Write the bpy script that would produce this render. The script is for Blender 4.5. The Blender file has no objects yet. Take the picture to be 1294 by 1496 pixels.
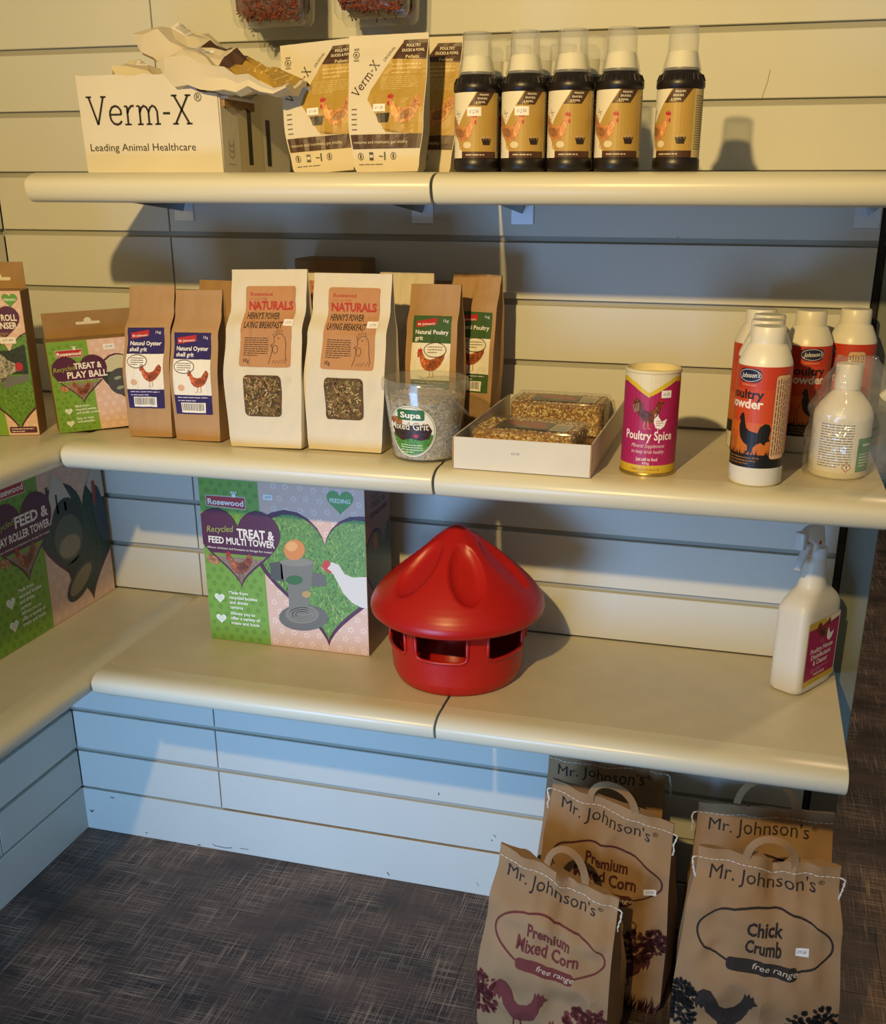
import bpy, bmesh, math, random
from mathutils import Vector, Matrix, noise
from mathutils.geometry import tessellate_polygon
PI = math.pi
S = bpy.context.scene
COL = S.collection

# ------------------------------------------------------------------ camera
cam = bpy.data.cameras.new('camera')
camo = bpy.data.objects.new('camera', cam); COL.objects.link(camo)
cam.sensor_fit = 'HORIZONTAL'; cam.sensor_width = 36
cam.lens = 1527.26 / 1294 * 36
cam.shift_x = -(671.55 - 647) / 1294
cam.shift_y = (849.82 - 748) / 1294
cam.clip_start = 0.05
yaw, pitch, roll = -0.26338, -0.35801, 0.00288
_f = Vector((math.sin(yaw)*math.cos(pitch), math.cos(yaw)*math.cos(pitch), math.sin(pitch)))
_r = Vector((math.cos(yaw), -math.sin(yaw), 0)); _u = _r.cross(_f)
_r2 = math.cos(roll)*_r + math.sin(roll)*_u; _u2 = -math.sin(roll)*_r + math.cos(roll)*_u
M = Matrix((_r2, _u2, -_f)).transposed().to_4x4(); M.translation = Vector((1.36506, -1.77068, 1.38164))
camo.matrix_world = M
S.camera = camo

# ------------------------------------------------------------------ world and light
w = bpy.data.worlds.new('world'); S.world = w; w.use_nodes = True
w.node_tree.nodes['Background'].inputs[0].default_value = (0.86, 0.84, 0.74, 1)
w.node_tree.nodes['Background'].inputs[1].default_value = 0.17
def spot(name, loc, target, power, col, size, blend, rad):
    l = bpy.data.lights.new(name, 'SPOT'); o = bpy.data.objects.new(name, l); COL.objects.link(o)
    l.energy = power; l.color = col; l.spot_size = size; l.spot_blend = blend; l.shadow_soft_size = rad
    o.location = loc; o.rotation_euler = (Vector(target)-Vector(loc)).to_track_quat('-Z', 'Y').to_euler()
def area(name, loc, target, power, col, sx, sy):
    l = bpy.data.lights.new(name, 'AREA'); o = bpy.data.objects.new(name, l); COL.objects.link(o)
    l.shape = 'RECTANGLE'; l.spread = math.radians(85); l.size = sx; l.size_y = sy; l.energy = power; l.color = col
    o.location = loc; o.rotation_euler = (Vector(target)-Vector(loc)).to_track_quat('-Z', 'Y').to_euler()
spot('ceiling_spot', (0.90, -2.10, 2.04), (1.0, 0.0, 1.45), 152, (1.0, 0.70, 0.27), math.radians(98), 1.0, 0.025)
area('doorway_daylight', (0.30, -2.2, 0.42), (0.60, 0.0, 0.18), 12, (0.27, 0.54, 1.0), .9, .6)
spot('far_floor_fill', (2.5, 1.4, 2.4), (2.1, 0.7, 0), 45, (1.0, 0.72, 0.45), math.radians(110), .8, .05)  # warm fill added to brighten the floor beyond the end panel
S.view_settings.view_transform = 'Standard'; S.view_settings.look = 'None'
S.view_settings.gamma = 1; S.view_settings.use_curve_mapping = False
S.view_settings.exposure = 0.0

# ------------------------------------------------------------------ helpers
def lin(h, a=0.0):
    if isinstance(h, tuple): return h if len(h) == 4 else (*h, a)
    h = h.lstrip('#'); v = [int(h[i:i+2], 16)/255 for i in (0, 2, 4)]
    return tuple(x/12.92 if x <= .04045 else ((x+.055)/1.055)**2.4 for x in v) + (a,)
MATS = {}
def mat(name, col='#cccccc', rough=.5, metal=0, var=0.0, vscale=8, bump=0.0, bscale=200, trans=0, spec=.5, stretch=None, coat=0):
    if name in MATS: return MATS[name]
    m = bpy.data.materials.new(name); m.use_nodes = True; n = m.node_tree.nodes; l = m.node_tree.links
    b = n['Principled BSDF']; c = lin(col)[:3]+(1,)
    b.inputs['Base Color'].default_value = c; b.inputs['Roughness'].default_value = rough
    b.inputs['Metallic'].default_value = metal; b.inputs['Specular IOR Level'].default_value = spec
    b.inputs['Transmission Weight'].default_value = trans; b.inputs['Coat Weight'].default_value = coat
    tc = n.new('ShaderNodeTexCoord'); mp = n.new('ShaderNodeMapping'); l.new(tc.outputs['Object'], mp.inputs[0])
    if stretch: mp.inputs['Scale'].default_value = stretch
    if var:
        t = n.new('ShaderNodeTexNoise'); t.inputs['Scale'].default_value = vscale; t.inputs['Detail'].default_value = 6
        l.new(mp.outputs[0], t.inputs[0]); r = n.new('ShaderNodeValToRGB')
        r.color_ramp.elements[0].position = .3; r.color_ramp.elements[1].position = .7
        r.color_ramp.elements[0].color = tuple(x*(1-var) for x in c[:3])+(1,)
        r.color_ramp.elements[1].color = tuple(min(1, x*(1+var)) for x in c[:3])+(1,)
        l.new(t.outputs[0], r.inputs[0]); l.new(r.outputs[0], b.inputs['Base Color'])
    if bump:
        t2 = n.new('ShaderNodeTexNoise'); t2.inputs['Scale'].default_value = bscale; t2.inputs['Detail'].default_value = 4
        l.new(mp.outputs[0], t2.inputs[0]); bp = n.new('ShaderNodeBump'); bp.inputs['Strength'].default_value = bump
        bp.inputs['Distance'].default_value = .002
        l.new(t2.outputs[0], bp.inputs['Height']); l.new(bp.outputs[0], b.inputs['Normal'])
    MATS[name] = m; return m
def film(name, tint, gloss, haze, rough=.12):
    """thin clear plastic: transparent, with a fresnel gloss and a little milky haze"""
    if name in MATS: return MATS[name]
    m = bpy.data.materials.new(name); m.use_nodes = True; n = m.node_tree.nodes; l = m.node_tree.links
    n.remove(n['Principled BSDF']); out = n['Material Output']
    tr = n.new('ShaderNodeBsdfTransparent'); tr.inputs[0].default_value = tint
    gl = n.new('ShaderNodeBsdfGlossy'); gl.inputs['Roughness'].default_value = rough
    df = n.new('ShaderNodeBsdfDiffuse'); df.inputs[0].default_value = (.85, .85, .82, 1)
    m1 = n.new('ShaderNodeMixShader'); m1.inputs[0].default_value = haze
    l.new(tr.outputs[0], m1.inputs[1]); l.new(df.outputs[0], m1.inputs[2])
    lw = n.new('ShaderNodeLayerWeight'); lw.inputs[0].default_value = .5
    pw = n.new('ShaderNodeMath'); pw.operation = 'POWER'; l.new(lw.outputs['Facing'], pw.inputs[0]); pw.inputs[1].default_value = 2.5
    mr = n.new('ShaderNodeMapRange'); l.new(pw.outputs[0], mr.inputs[0]); mr.inputs[3].default_value = .045; mr.inputs[4].default_value = gloss*1.6
    m2 = n.new('ShaderNodeMixShader'); l.new(mr.outputs[0], m2.inputs[0])
    l.new(m1.outputs[0], m2.inputs[1]); l.new(gl.outputs[0], m2.inputs[2]); l.new(m2.outputs[0], out.inputs[0])
    MATS[name] = m; return m
def printmat(name='print', rough=.45):
    if name in MATS: return MATS[name]
    m = bpy.data.materials.new(name); m.use_nodes = True; n = m.node_tree.nodes; l = m.node_tree.links
    b = n['Principled BSDF']; b.inputs['Roughness'].default_value = rough
    a = n.new('ShaderNodeVertexColor'); a.layer_name = 'Col'
    tc = n.new('ShaderNodeTexCoord'); t = n.new('ShaderNodeTexNoise'); t.inputs['Scale'].default_value = 260; t.inputs['Detail'].default_value = 5
    l.new(tc.outputs['Object'], t.inputs[0])
    r = n.new('ShaderNodeMapRange'); r.inputs[1].default_value = .32; r.inputs[2].default_value = .68
    r.inputs[3].default_value = .25; r.inputs[4].default_value = 1.75; l.new(t.outputs[0], r.inputs[0])
    mx = n.new('ShaderNodeMix'); mx.data_type = 'FLOAT'; l.new(a.outputs['Alpha'], mx.inputs[0]); mx.inputs[2].default_value = 1; l.new(r.outputs[0], mx.inputs[3])
    v = n.new('ShaderNodeVectorMath'); v.operation = 'SCALE'; l.new(a.outputs['Color'], v.inputs[0]); l.new(mx.outputs[0], v.inputs['Scale'])
    l.new(v.outputs[0], b.inputs['Base Color'])
    MATS[name] = m; return m
def newobj(name, me, m, parent=None, smooth=False):
    o = bpy.data.objects.new(name, me); COL.objects.link(o)
    if m and not me.materials: me.materials.append(m)
    if parent: o.parent = parent
    if smooth: me.shade_smooth()
    return o
def mesh(name, verts, faces, m, parent=None, smooth=False):
    me = bpy.data.meshes.new(name); me.from_pydata([tuple(v) for v in verts], [], faces); me.update()
    return newobj(name, me, m, parent, smooth)
def frombm(name, bm, m, parent=None, smooth=False):
    me = bpy.data.meshes.new(name); bmesh.ops.recalc_face_normals(bm, faces=bm.faces); bm.to_mesh(me); bm.free()
    return newobj(name, me, m, parent, smooth)
def autosmooth(o, ang=40):
    me = o.data; me.shade_smooth()
    bm = bmesh.new(); bm.from_mesh(me)
    for e in bm.edges:
        e.smooth = not (len(e.link_faces) != 2 or e.calc_face_angle(0) > math.radians(ang))
    bm.to_mesh(me); bm.free(); return o
def add_box(bm, x0, x1, y0, y1, z0, z1, bev=0, seg=1):
    r = bmesh.ops.create_cube(bm, size=1)
    for v in r['verts']:
        v.co = Vector(((x0+x1)/2+v.co.x*(x1-x0), (y0+y1)/2+v.co.y*(y1-y0), (z0+z1)/2+v.co.z*(z1-z0)))
    if bev:
        es = list({e for v in r['verts'] for e in v.link_edges})
        bmesh.ops.bevel(bm, geom=es, offset=bev, segments=seg, affect='EDGES', profile=.5)
def box(name, dims, m, parent=None, bev=0, seg=1):
    bm = bmesh.new(); add_box(bm, *dims, bev, seg); return frombm(name, bm, m, parent)
def lathe(name, prof, m, parent=None, seg=40, loc=(0, 0, 0), caps=True, sx=1, ang=50):
    V = []; F = []
    for (r, z) in prof:
        for i in range(seg):
            a = 2*PI*i/seg; V.append((loc[0]+r*math.cos(a)*sx, loc[1]+r*math.sin(a), loc[2]+z))
    for j in range(len(prof)-1):
        for i in range(seg):
            k = (i+1) % seg; F.append((j*seg+i, j*seg+k, (j+1)*seg+k, (j+1)*seg+i))
    if caps:
        if prof[0][0] > 1e-5: F.append(tuple(range(seg-1, -1, -1)))
        if prof[-1][0] > 1e-5: F.append(tuple((len(prof)-1)*seg+i for i in range(seg)))
    o = mesh(name, V, F, m, parent); return autosmooth(o, ang)
def tube(bm, pts, r, seg=6):
    pts = [Vector(p) for p in pts]; rings = []
    for i, p in enumerate(pts):
        d = (pts[min(i+1, len(pts)-1)]-pts[max(i-1, 0)]).normalized()
        a = d.cross(Vector((0, 0, 1)));
        if a.length < .05: a = d.cross(Vector((0, 1, 0)))
        a.normalize(); b = d.cross(a)
        rings.append([bm.verts.new(p+a*math.cos(2*PI*k/seg)*r+b*math.sin(2*PI*k/seg)*r) for k in range(seg)])
    for A, B in zip(rings, rings[1:]):
        for k in range(seg): bm.faces.new((A[k], A[(k+1) % seg], B[(k+1) % seg], B[k]))
    bm.faces.new(rings[0][::-1]); bm.faces.new(rings[-1])
def empty(name, loc=(0, 0, 0), rz=0):
    o = bpy.data.objects.new(name, None); COL.objects.link(o); o.empty_display_size = .03
    o.location = loc; o.rotation_euler = (0, 0, rz); return o
def tag(o, label=None, cat=None, group=None, kind=None):
    for k, v in (('label', label), ('category', cat), ('group', group), ('kind', kind)):
        if v: o[k] = v
    return o
def thing(name, label, cat, loc=(0, 0, 0), rz=0, group=None):
    return tag(empty(name, loc, rz), label, cat, group)
def dup(root, loc, rz, label, group=None):
    c = root.copy(); COL.objects.link(c); c.location = loc; c.rotation_euler = (root.rotation_euler[0], root.rotation_euler[1], rz)
    c['label'] = label
    if group: c['group'] = group
    def kids(src, dst):
        for ch in list(src.children):
            k = ch.copy(); COL.objects.link(k); k.parent = dst; kids(ch, k)
    kids(root, c); return c

# ------------------------------------------------------------------ flat print
_fc = {}
def glyphs(s, bold):
    key = (s, bold)
    if key not in _fc:
        cu = bpy.data.curves.new('t', 'FONT'); cu.body = s; cu.size = 1; cu.resolution_u = 2; cu.fill_mode = 'FRONT'; cu.offset = bold
        ob = bpy.data.objects.new('t', cu); COL.objects.link(ob)
        dg = bpy.context.evaluated_depsgraph_get(); dg.update(); me = ob.evaluated_get(dg).to_mesh()
        v = [(p.co.x, p.co.y) for p in me.vertices]; f = [tuple(p.vertices) for p in me.polygons]
        ob.evaluated_get(dg).to_mesh_clear(); bpy.data.objects.remove(ob); bpy.data.curves.remove(cu)
        _fc[key] = (v, f)
    return _fc[key]
def heart(cx, cy, s, n=28):
    out = []
    for i in range(n):
        t = 2*PI*i/n
        out.append((cx+s*math.sin(t)**3, cy+s*(.8125*math.cos(t)-.3125*math.cos(2*t)-.125*math.cos(3*t)-.0625*math.cos(4*t))*1.0))
    return out
def ell(cx, cy, rx, ry, n=24, rot=0):
    c, s = math.cos(rot), math.sin(rot)
    return [(cx+rx*math.cos(2*PI*i/n)*c-ry*math.sin(2*PI*i/n)*s, cy+rx*math.cos(2*PI*i/n)*s+ry*math.sin(2*PI*i/n)*c) for i in range(n)]
def halfplane(pts, y, keep_below=True):
    out = []
    for a, b in zip(pts, pts[1:]+pts[:1]):
        ia = (a[1] <= y) == keep_below; ib = (b[1] <= y) == keep_below
        if ia: out.append(a)
        if ia != ib:
            t = (y-a[1])/(b[1]-a[1]); out.append((a[0]+t*(b[0]-a[0]), y))
    return out
HEN = [(.02, .80), (.08, .85), (.14, .885), (.2, .86), (.24, .76), (.33, .64), (.48, .6), (.62, .64), (.72, .76), (.80, .88), (.88, .93), (.93, .86), (.97, .80), (.95, .66), (.88, .52), (.76, .36), (.62, .26), (.46, .22), (.32, .27), (.21, .38), (.16, .52), (.14, .66), (.10, .74)]
ROO = [(.0, .80), (.06, .86), (.08, .95), (.12, .90), (.15, .98), (.18, .90), (.22, .95), (.23, .84), (.27, .72), (.36, .60), (.5, .55), (.6, .6), (.66, .78), (.76, .9), (.88, .92), (.97, .84), (1.0, .68), (.96, .5), (.93, .62), (.88, .5), (.84, .58), (.8, .42), (.70, .32), (.56, .22), (.44, .20), (.32, .24), (.22, .34), (.15, .5), (.12, .64), (.09, .66), (.07, .74)]
class Art:
    STEP = .00012
    def __init__(s): s.bm = bmesh.new(); s.cl = s.bm.loops.layers.float_color.new('Col')
    def tri(s, V, F, col, L):
        c = lin(col) if not isinstance(col, tuple) else lin(col)
        vs = [s.bm.verts.new((x, y, L*s.STEP)) for x, y in V]
        for f in F:
            try: fc = s.bm.faces.new([vs[i] for i in f])
            except ValueError: continue
            for lp in fc.loops: lp[s.cl] = c
    def poly(s, pts, col, L=2):
        T = tessellate_polygon([[Vector((p[0], p[1], 0)) for p in pts]]); s.tri(pts, T, col, L)
    def rect(s, x0, y0, x1, y1, col, L=1): s.tri([(x0, y0), (x1, y0), (x1, y1), (x0, y1)], [(0, 1, 2, 3)], col, L)
    def rrect(s, x0, y0, x1, y1, r, col, L=2):
        P = []
        for cx, cy, a0 in ((x1-r, y1-r, 0), (x0+r, y1-r, 90), (x0+r, y0+r, 180), (x1-r, y0+r, 270)):
            P += [(cx+r*math.cos(math.radians(a0+k*22.5)), cy+r*math.sin(math.radians(a0+k*22.5))) for k in range(5)]
        s.poly(P, col, L)
    def line(s, pts, wd, col, L=3, closed=False):
        if closed: pts = pts+[pts[0]]
        V = []; n = len(pts)
        for i in range(n):
            a = pts[max(i-1, 0)]; b = pts[min(i+1, n-1)]
            if closed and i in (0, n-1): a, b = pts[-2], pts[1]
            dx, dy = b[0]-a[0], b[1]-a[1]; d = math.hypot(dx, dy) or 1; nx, ny = -dy/d*wd/2, dx/d*wd/2
            V += [(pts[i][0]+nx, pts[i][1]+ny), (pts[i][0]-nx, pts[i][1]-ny)]
        s.tri(V, [(2*i, 2*i+1, 2*i+3, 2*i+2) for i in range(n-1)], col, L)
    def text(s, t, x, y, w=None, h=.005, col='#000000', L=4, bold=0.0, rot=0, shear=0, align='l'):
        V, F = glyphs(t, bold)
        if not V: return
        x0 = min(v[0] for v in V); x1 = max(v[0] for v in V); k = h/.727
        kx = w/(x1-x0) if w else k
        off = {'l': 0, 'c': -.5, 'r': -1}[align]*(x1-x0)*kx
        c, sn = math.cos(rot), math.sin(rot); P = []
        for vx, vy in V:
            a = (vx-x0)*kx+off+shear*vy*k; b = vy*k; P.append((x+a*c-b*sn, y+a*sn+b*c))
        s.tri(P, F, col, L)
    def scribble(s, x, y, w, n, lead, col, L=3, wd=None, seed=1):
        """print too small to read: rows of word-length dashes"""
        rd = random.Random(seed); wd = wd or lead*.45
        for i in range(n):
            cx = x; end = x+w*(1 if i < n-1 else .6)
            while cx < end-1e-4:
                ln = min(end-cx, w*rd.uniform(.07, .2)); s.rect(cx, y-i*lead-wd/2, cx+ln, y-i*lead+wd/2, col, L); cx += ln+w*.025
    def hen(s, x, y, sc, col, flip=False, shape=HEN, comb='#b3202a', wing=None, legs='#c08a4a', L=4, sp=.5, only=False):
        fx = (lambda a: x+sc*(1-a)) if flip else (lambda a: x+sc*a)
        c = lin(col); c = c[:3]+(sp,)
        for pts in ([(.48, .26), (.46, .05), (.38, .02)], [(.58, .26), (.6, .05), (.53, .02)]):
            s.line([(fx(a), y+sc*b) for a, b in pts], sc*.028, legs if not only else col, L)
        s.poly([(fx(a), y+sc*b) for a, b in shape], c, L)
        if only: return
        wc = lin(wing or col); wc = tuple(v*.6 for v in wc[:3])+(sp,) if not wing else wc[:3]+(sp,)
        s.poly([(fx(a), y+sc*b) for a, b in ell(.6, .46, .2, .11, 14, .35)], wc, L+1)
        lt = tuple(min(1, v*1.5+.02) for v in c[:3])+(sp,)
        s.poly([(fx(a), y+sc*b) for a, b in ((.16, .62), (.2, .72), (.25, .70), (.33, .56), (.36, .42), (.30, .34), (.22, .42), (.17, .52))], lt, L+1)
        for k in range(4): s.line([(fx(.70+.05*k), y+sc*(.60+.03*k)), (fx(.80+.04*k), y+sc*(.80-.05*k))], sc*.02, wc, L+1)
        s.poly([(fx(a), y+sc*b) for a, b in [(.05, .84), (.07, .95), (.11, .91), (.14, .98), (.17, .91), (.21, .94), (.2, .85), (.12, .84)]], comb, L+1)
        s.poly([(fx(a), y+sc*b) for a, b in ell(.085, .72, .03, .06, 10)], comb, L+1)
    def price(s, x, y, w, h, t='£0.00', rot=0, L=6):
        s.rect(x, y, x+w, y+h, '#efe9e2', L)
        s.text(t, x+w*.5, y+h*.35, w*.62, h*.36, '#55505a', L+1, align='c')
    def build(s, name, fn, parent=None, xs=None, ys=None, clip=None, m=None, smooth=False):
        bm = s.bm
        def cut(co, no, **k): bmesh.ops.bisect_plane(bm, geom=bm.verts[:]+bm.edges[:]+bm.faces[:], plane_co=co, plane_no=no, dist=1e-7, **k)
        if clip:
            x0, y0, x1, y1 = clip
            cut((x0, 0, 0), (1, 0, 0), clear_inner=True); cut((x1, 0, 0), (1, 0, 0), clear_outer=True)
            cut((0, y0, 0), (0, 1, 0), clear_inner=True); cut((0, y1, 0), (0, 1, 0), clear_outer=True)
        for x in xs or []: cut((x, 0, 0), (1, 0, 0))
        for y in ys or []: cut((0, y, 0), (0, 1, 0))
        if hasattr(fn, 'diag'):
            x0, dx, dy, nx, nz = fn.diag
            for k in range(-nz, nx): cut((x0+k*dx, 0, 0), (dy, -dx, 0))
            bmesh.ops.triangulate(bm, faces=bm.faces[:])
        bmesh.ops.triangulate(bm, faces=[f for f in bm.faces if len(f.verts) > 4])
        for v in bm.verts: v.co = fn(v.co.x, v.co.y, v.co.z)
        me = bpy.data.meshes.new(name); bm.to_mesh(me); bm.free()
        return newobj(name, me, m or printmat(), parent, smooth)
def on_front(x0, yf, z0):                                   # plane facing -Y
    return lambda x, y, n: Vector((x0+x, yf-n, z0+y))
def on_cyl(r, z0, phi=0):                                   # cylinder, phi 0 faces -Y
    return lambda x, y, n: Vector(((r+n)*math.sin(x/r+phi), -(r+n)*math.cos(x/r+phi), z0+y))
def frange(a, b, n): return [a+(b-a)*i/n for i in range(n+1)]

# ------------------------------------------------------------------ lofted bags
def ease(t): return t*t*(3-2*t)
class Loft:
    """closed paper/film bag: profile rows (t, width, depth, x shift, y shift)"""
    def __init__(s, H, prof, bulge=.004, gus=.3, cr=.002, crs=22, seed=0, fy=None, fz=None, vf=0, ang=48):
        s.vf, s.ang = vf, ang; s.H, s.P, s.bulge, s.gus, s.cr, s.crs, s.seed, s.fy, s.fz = H, prof, bulge, gus, cr, crs, seed, fy, fz
    def row(s, t):
        P = s.P; t = min(max(t, 0), 1)
        for a, b in zip(P, P[1:]):
            if t <= b[0]+1e-9:
                k = ease((t-a[0])/(b[0]-a[0])); return [a[i]+(b[i]-a[i])*k for i in range(1, 5)]
        return list(P[-1][1:5])
    def crump(s, x, z):
        n = noise.noise(Vector((x*s.crs, z*s.crs, s.seed*7.3))); m_ = noise.noise(Vector((x*s.crs*2.3, z*s.crs*2.3, s.seed*3.1+5)))
        return s.cr*(1-abs(n)*2.6)+s.cr*.5*m_
    def front(s, u, t, off=0, side=-1):
        w_, d, xc, yc = s.row(t); x = xc+u*w_
        b = s.bulge*math.cos(PI*u)*math.sin(PI*min(1, t*1.05+.04))
        e = min(1, (0.5-abs(u))*8)*min(1, t*10)
        y = yc+side*(d/2+b+(s.crump(u*.3, t*s.H)+s.vf*(.5-abs(noise.noise(Vector((u*5.5, t*1.3, s.seed*2.7))))*2.2)*min(1, t*3))*e+off)
        z = t*s.H
        if s.fy: y += s.fy(u, t)
        if s.fz: z += s.fz(u, t)
        return Vector((x, y, z))
    def gp(s, i, j):
        k = (i, j)
        if k not in s.cache: s.cache[k] = s.front(i/s.nx-.5, j/s.nz)
        return s.cache[k]
    def surf(s, u, t):
        a = min(max((u+.5)*s.nx, 0), s.nx-1e-6); b = min(max(t*s.nz, 0), s.nz-1e-6); i, j = int(a), int(b); a -= i; b -= j
        A, B, C, Dd = s.gp(i, j), s.gp(i+1, j), s.gp(i+1, j+1), s.gp(i, j+1)
        return A+(B-A)*a+(C-B)*b if a >= b else A+(C-Dd)*a+(Dd-A)*b
    def artfn(s, W):
        s.cache = {}
        def f(x, y, n):
            p = s.surf(x/W, y/s.H); p.y -= n+.0003; return p
        f.diag = (-W/2, W/s.nx, s.H/s.nz, s.nx, s.nz)
        return f
    def mesh(s, name, m, parent, nx=14, nz=26, ns=4):
        V = []; F = []; N = 2*(nx+ns)
        for j in range(nz+1):
            t = j/nz; w_, d, xc, yc = s.row(t)
            for i in range(nx): V.append(s.front(i/nx-.5, t))
            for i in range(ns):
                k = i/ns; a = s.front(.5, t); b = s.front(.5, t, side=1); p = a.lerp(b, k); p.x -= s.gus*d*(1-abs(2*k-1))*ease(min(1, max(0, (t-.15)*1.6))); V.append(p)
            for i in range(nx): V.append(s.front(.5-i/nx, t, side=1))
            for i in range(ns):
                k = i/ns; a = s.front(-.5, t, side=1); b = s.front(-.5, t); p = a.lerp(b, k); p.x += s.gus*d*(1-abs(2*k-1))*ease(min(1, max(0, (t-.15)*1.6))); V.append(p)
        for j in range(nz):
            for i in range(N):
                k = (i+1) % N
                if i < nx: F += [(j*N+i, j*N+k, (j+1)*N+k), (j*N+i, (j+1)*N+k, (j+1)*N+i)]
                else: F.append((j*N+i, j*N+k, (j+1)*N+k, (j+1)*N+i))
        F.append(tuple(range(N-1, -1, -1)))
        F += [(nz*N+i, nz*N+i+1, nz*N+(2*nx+ns-i-1), nz*N+(2*nx+ns-i) % N) for i in range(nx)] if nx else []
        s.nx, s.nz = nx, nz
        o = mesh(name, V, F, m, parent); return autosmooth(o, s.ang)
    def grid(s, W): return [W*(i/s.nx-.5) for i in range(s.nx+1)], [s.H*j/s.nz for j in range(s.nz+1)]

# ------------------------------------------------------------------ materials
WALL = mat('painted_slatwall', '#d3d2c6', .55, var=.03, vscale=3, bump=.05, bscale=400)
WALLIN = mat('slatwall_backing', '#a9a79a', .7)
SHELF = mat('shelf_laminate', '#cbc2aa', .45, var=.04, vscale=20, bump=.04, bscale=700)
NOSE = mat('shelf_nosing_plastic', '#d8d3bc', .33)
MDF = mat('raw_board_edge', '#8a6a45', .9, var=.2, vscale=60)
PLATE = mat('chrome_painted_bright', '#e4eaf2', .35, metal=.5)  # bracket chrome, pale colour standing in for its bright reflection
CHROME = mat('chrome', '#d8dce0', .12, metal=1)
KRAFT = mat('kraft_paper', '#ac875c', .75, var=.10, vscale=14, bump=.25, bscale=90)
KRAFT2 = mat('kraft_feed_paper', '#9c7850', .8, var=.12, vscale=9, bump=.6, bscale=45)
CARD = mat('brown_card', '#9c7a4c', .8, var=.08, vscale=30)
WCARD = mat('white_card', '#d6cfbf', .7, var=.04, vscale=12)
WPAPER = mat('white_paper', '#d6cbb2', .7, var=.03, vscale=10, bump=.15, bscale=60)
WPLAST = mat('white_plastic', '#e8e2cf', .35)
CLEAR = film('clear_plastic', (.95, .95, .92, 1), .35, .20)
TUBC = film('tub_plastic', (.94, .95, .94, 1), .3, .07)
FILM = film('bag_film', (.97, .97, .97, 1), .22, .05, .16)

# ------------------------------------------------------------------ setting
def G(k): return 0.10575+(16-k)*0.1
def slats(name_root, axis, spans, kmin, side):
    root = empty(name_root); tag(root, kind='structure')
    back = box('backing_board', (-.02, 1.544, .008, .03, 0, 2.1) if axis == 'x' else (-.03, -.008, -2.2, .03, 0, 2.1), WALLIN, root)
    cache = {}
    for k in range(kmin, 16):
        z1, z0 = G(k)-.0040, G(k+1)+.0060
        for a, b in spans:
            key = (a, b)
            if key not in cache:
                h = z1-z0; bm = bmesh.new()
                if axis == 'x': add_box(bm, a+.0012, b-.0012, 0, .008, 0, h, .0009, 1)
                else: add_box(bm, -.008, 0, a+.0012, b-.0012, 0, h, .0009, 1)
                me = bpy.data.meshes.new('slat'); bm.to_mesh(me); bm.free(); cache[key] = me; me.materials.append(WALL)
            o = newobj('slat', cache[key], None, root); o.location = (0, 0, z0)
    return root
slats('wall_back', 'x', [(0.0, .348), (.348, 1.544)], -4, 0)
slats('wall_left', 'y', [(-.2745, 0), (-1.2, -.2745), (-2.2, -1.2)], -4, 0)
b = box('baseboard_back', (0, 1.544, -.001, .010, 0, .1062), WALL, None, .0012); tag(b, kind='structure')
box('edge_strip', (.351, 1.544, .0015, .006, .1064, .1116), MDF, b)
b = box('baseboard_left', (-.010, .001, -2.2, 0, 0, .1065), WALL, None, .0012); tag(b, kind='structure')
PANEL = mat('green_grey_panel', '#74776a', .5, var=.05, vscale=6)
pn = box('trim_1', (1.556, 1.604, .000, .055, 0, 2.1), PANEL, None, .0015); tag(pn, kind='structure')
DARK = mat('dark_gap', '#2a241c', .9)
bm = bmesh.new(); rd = random.Random(4); zz = 0
while zz < 2.1:
    h = rd.uniform(.01, .03); add_box(bm, 1.5445, 1.5555-rd.uniform(0, .0025), .003+rd.uniform(0, .003), .03, zz, zz+h); zz += h
o = frombm('trim_2', bm, DARK); tag(o, kind='structure')

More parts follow.
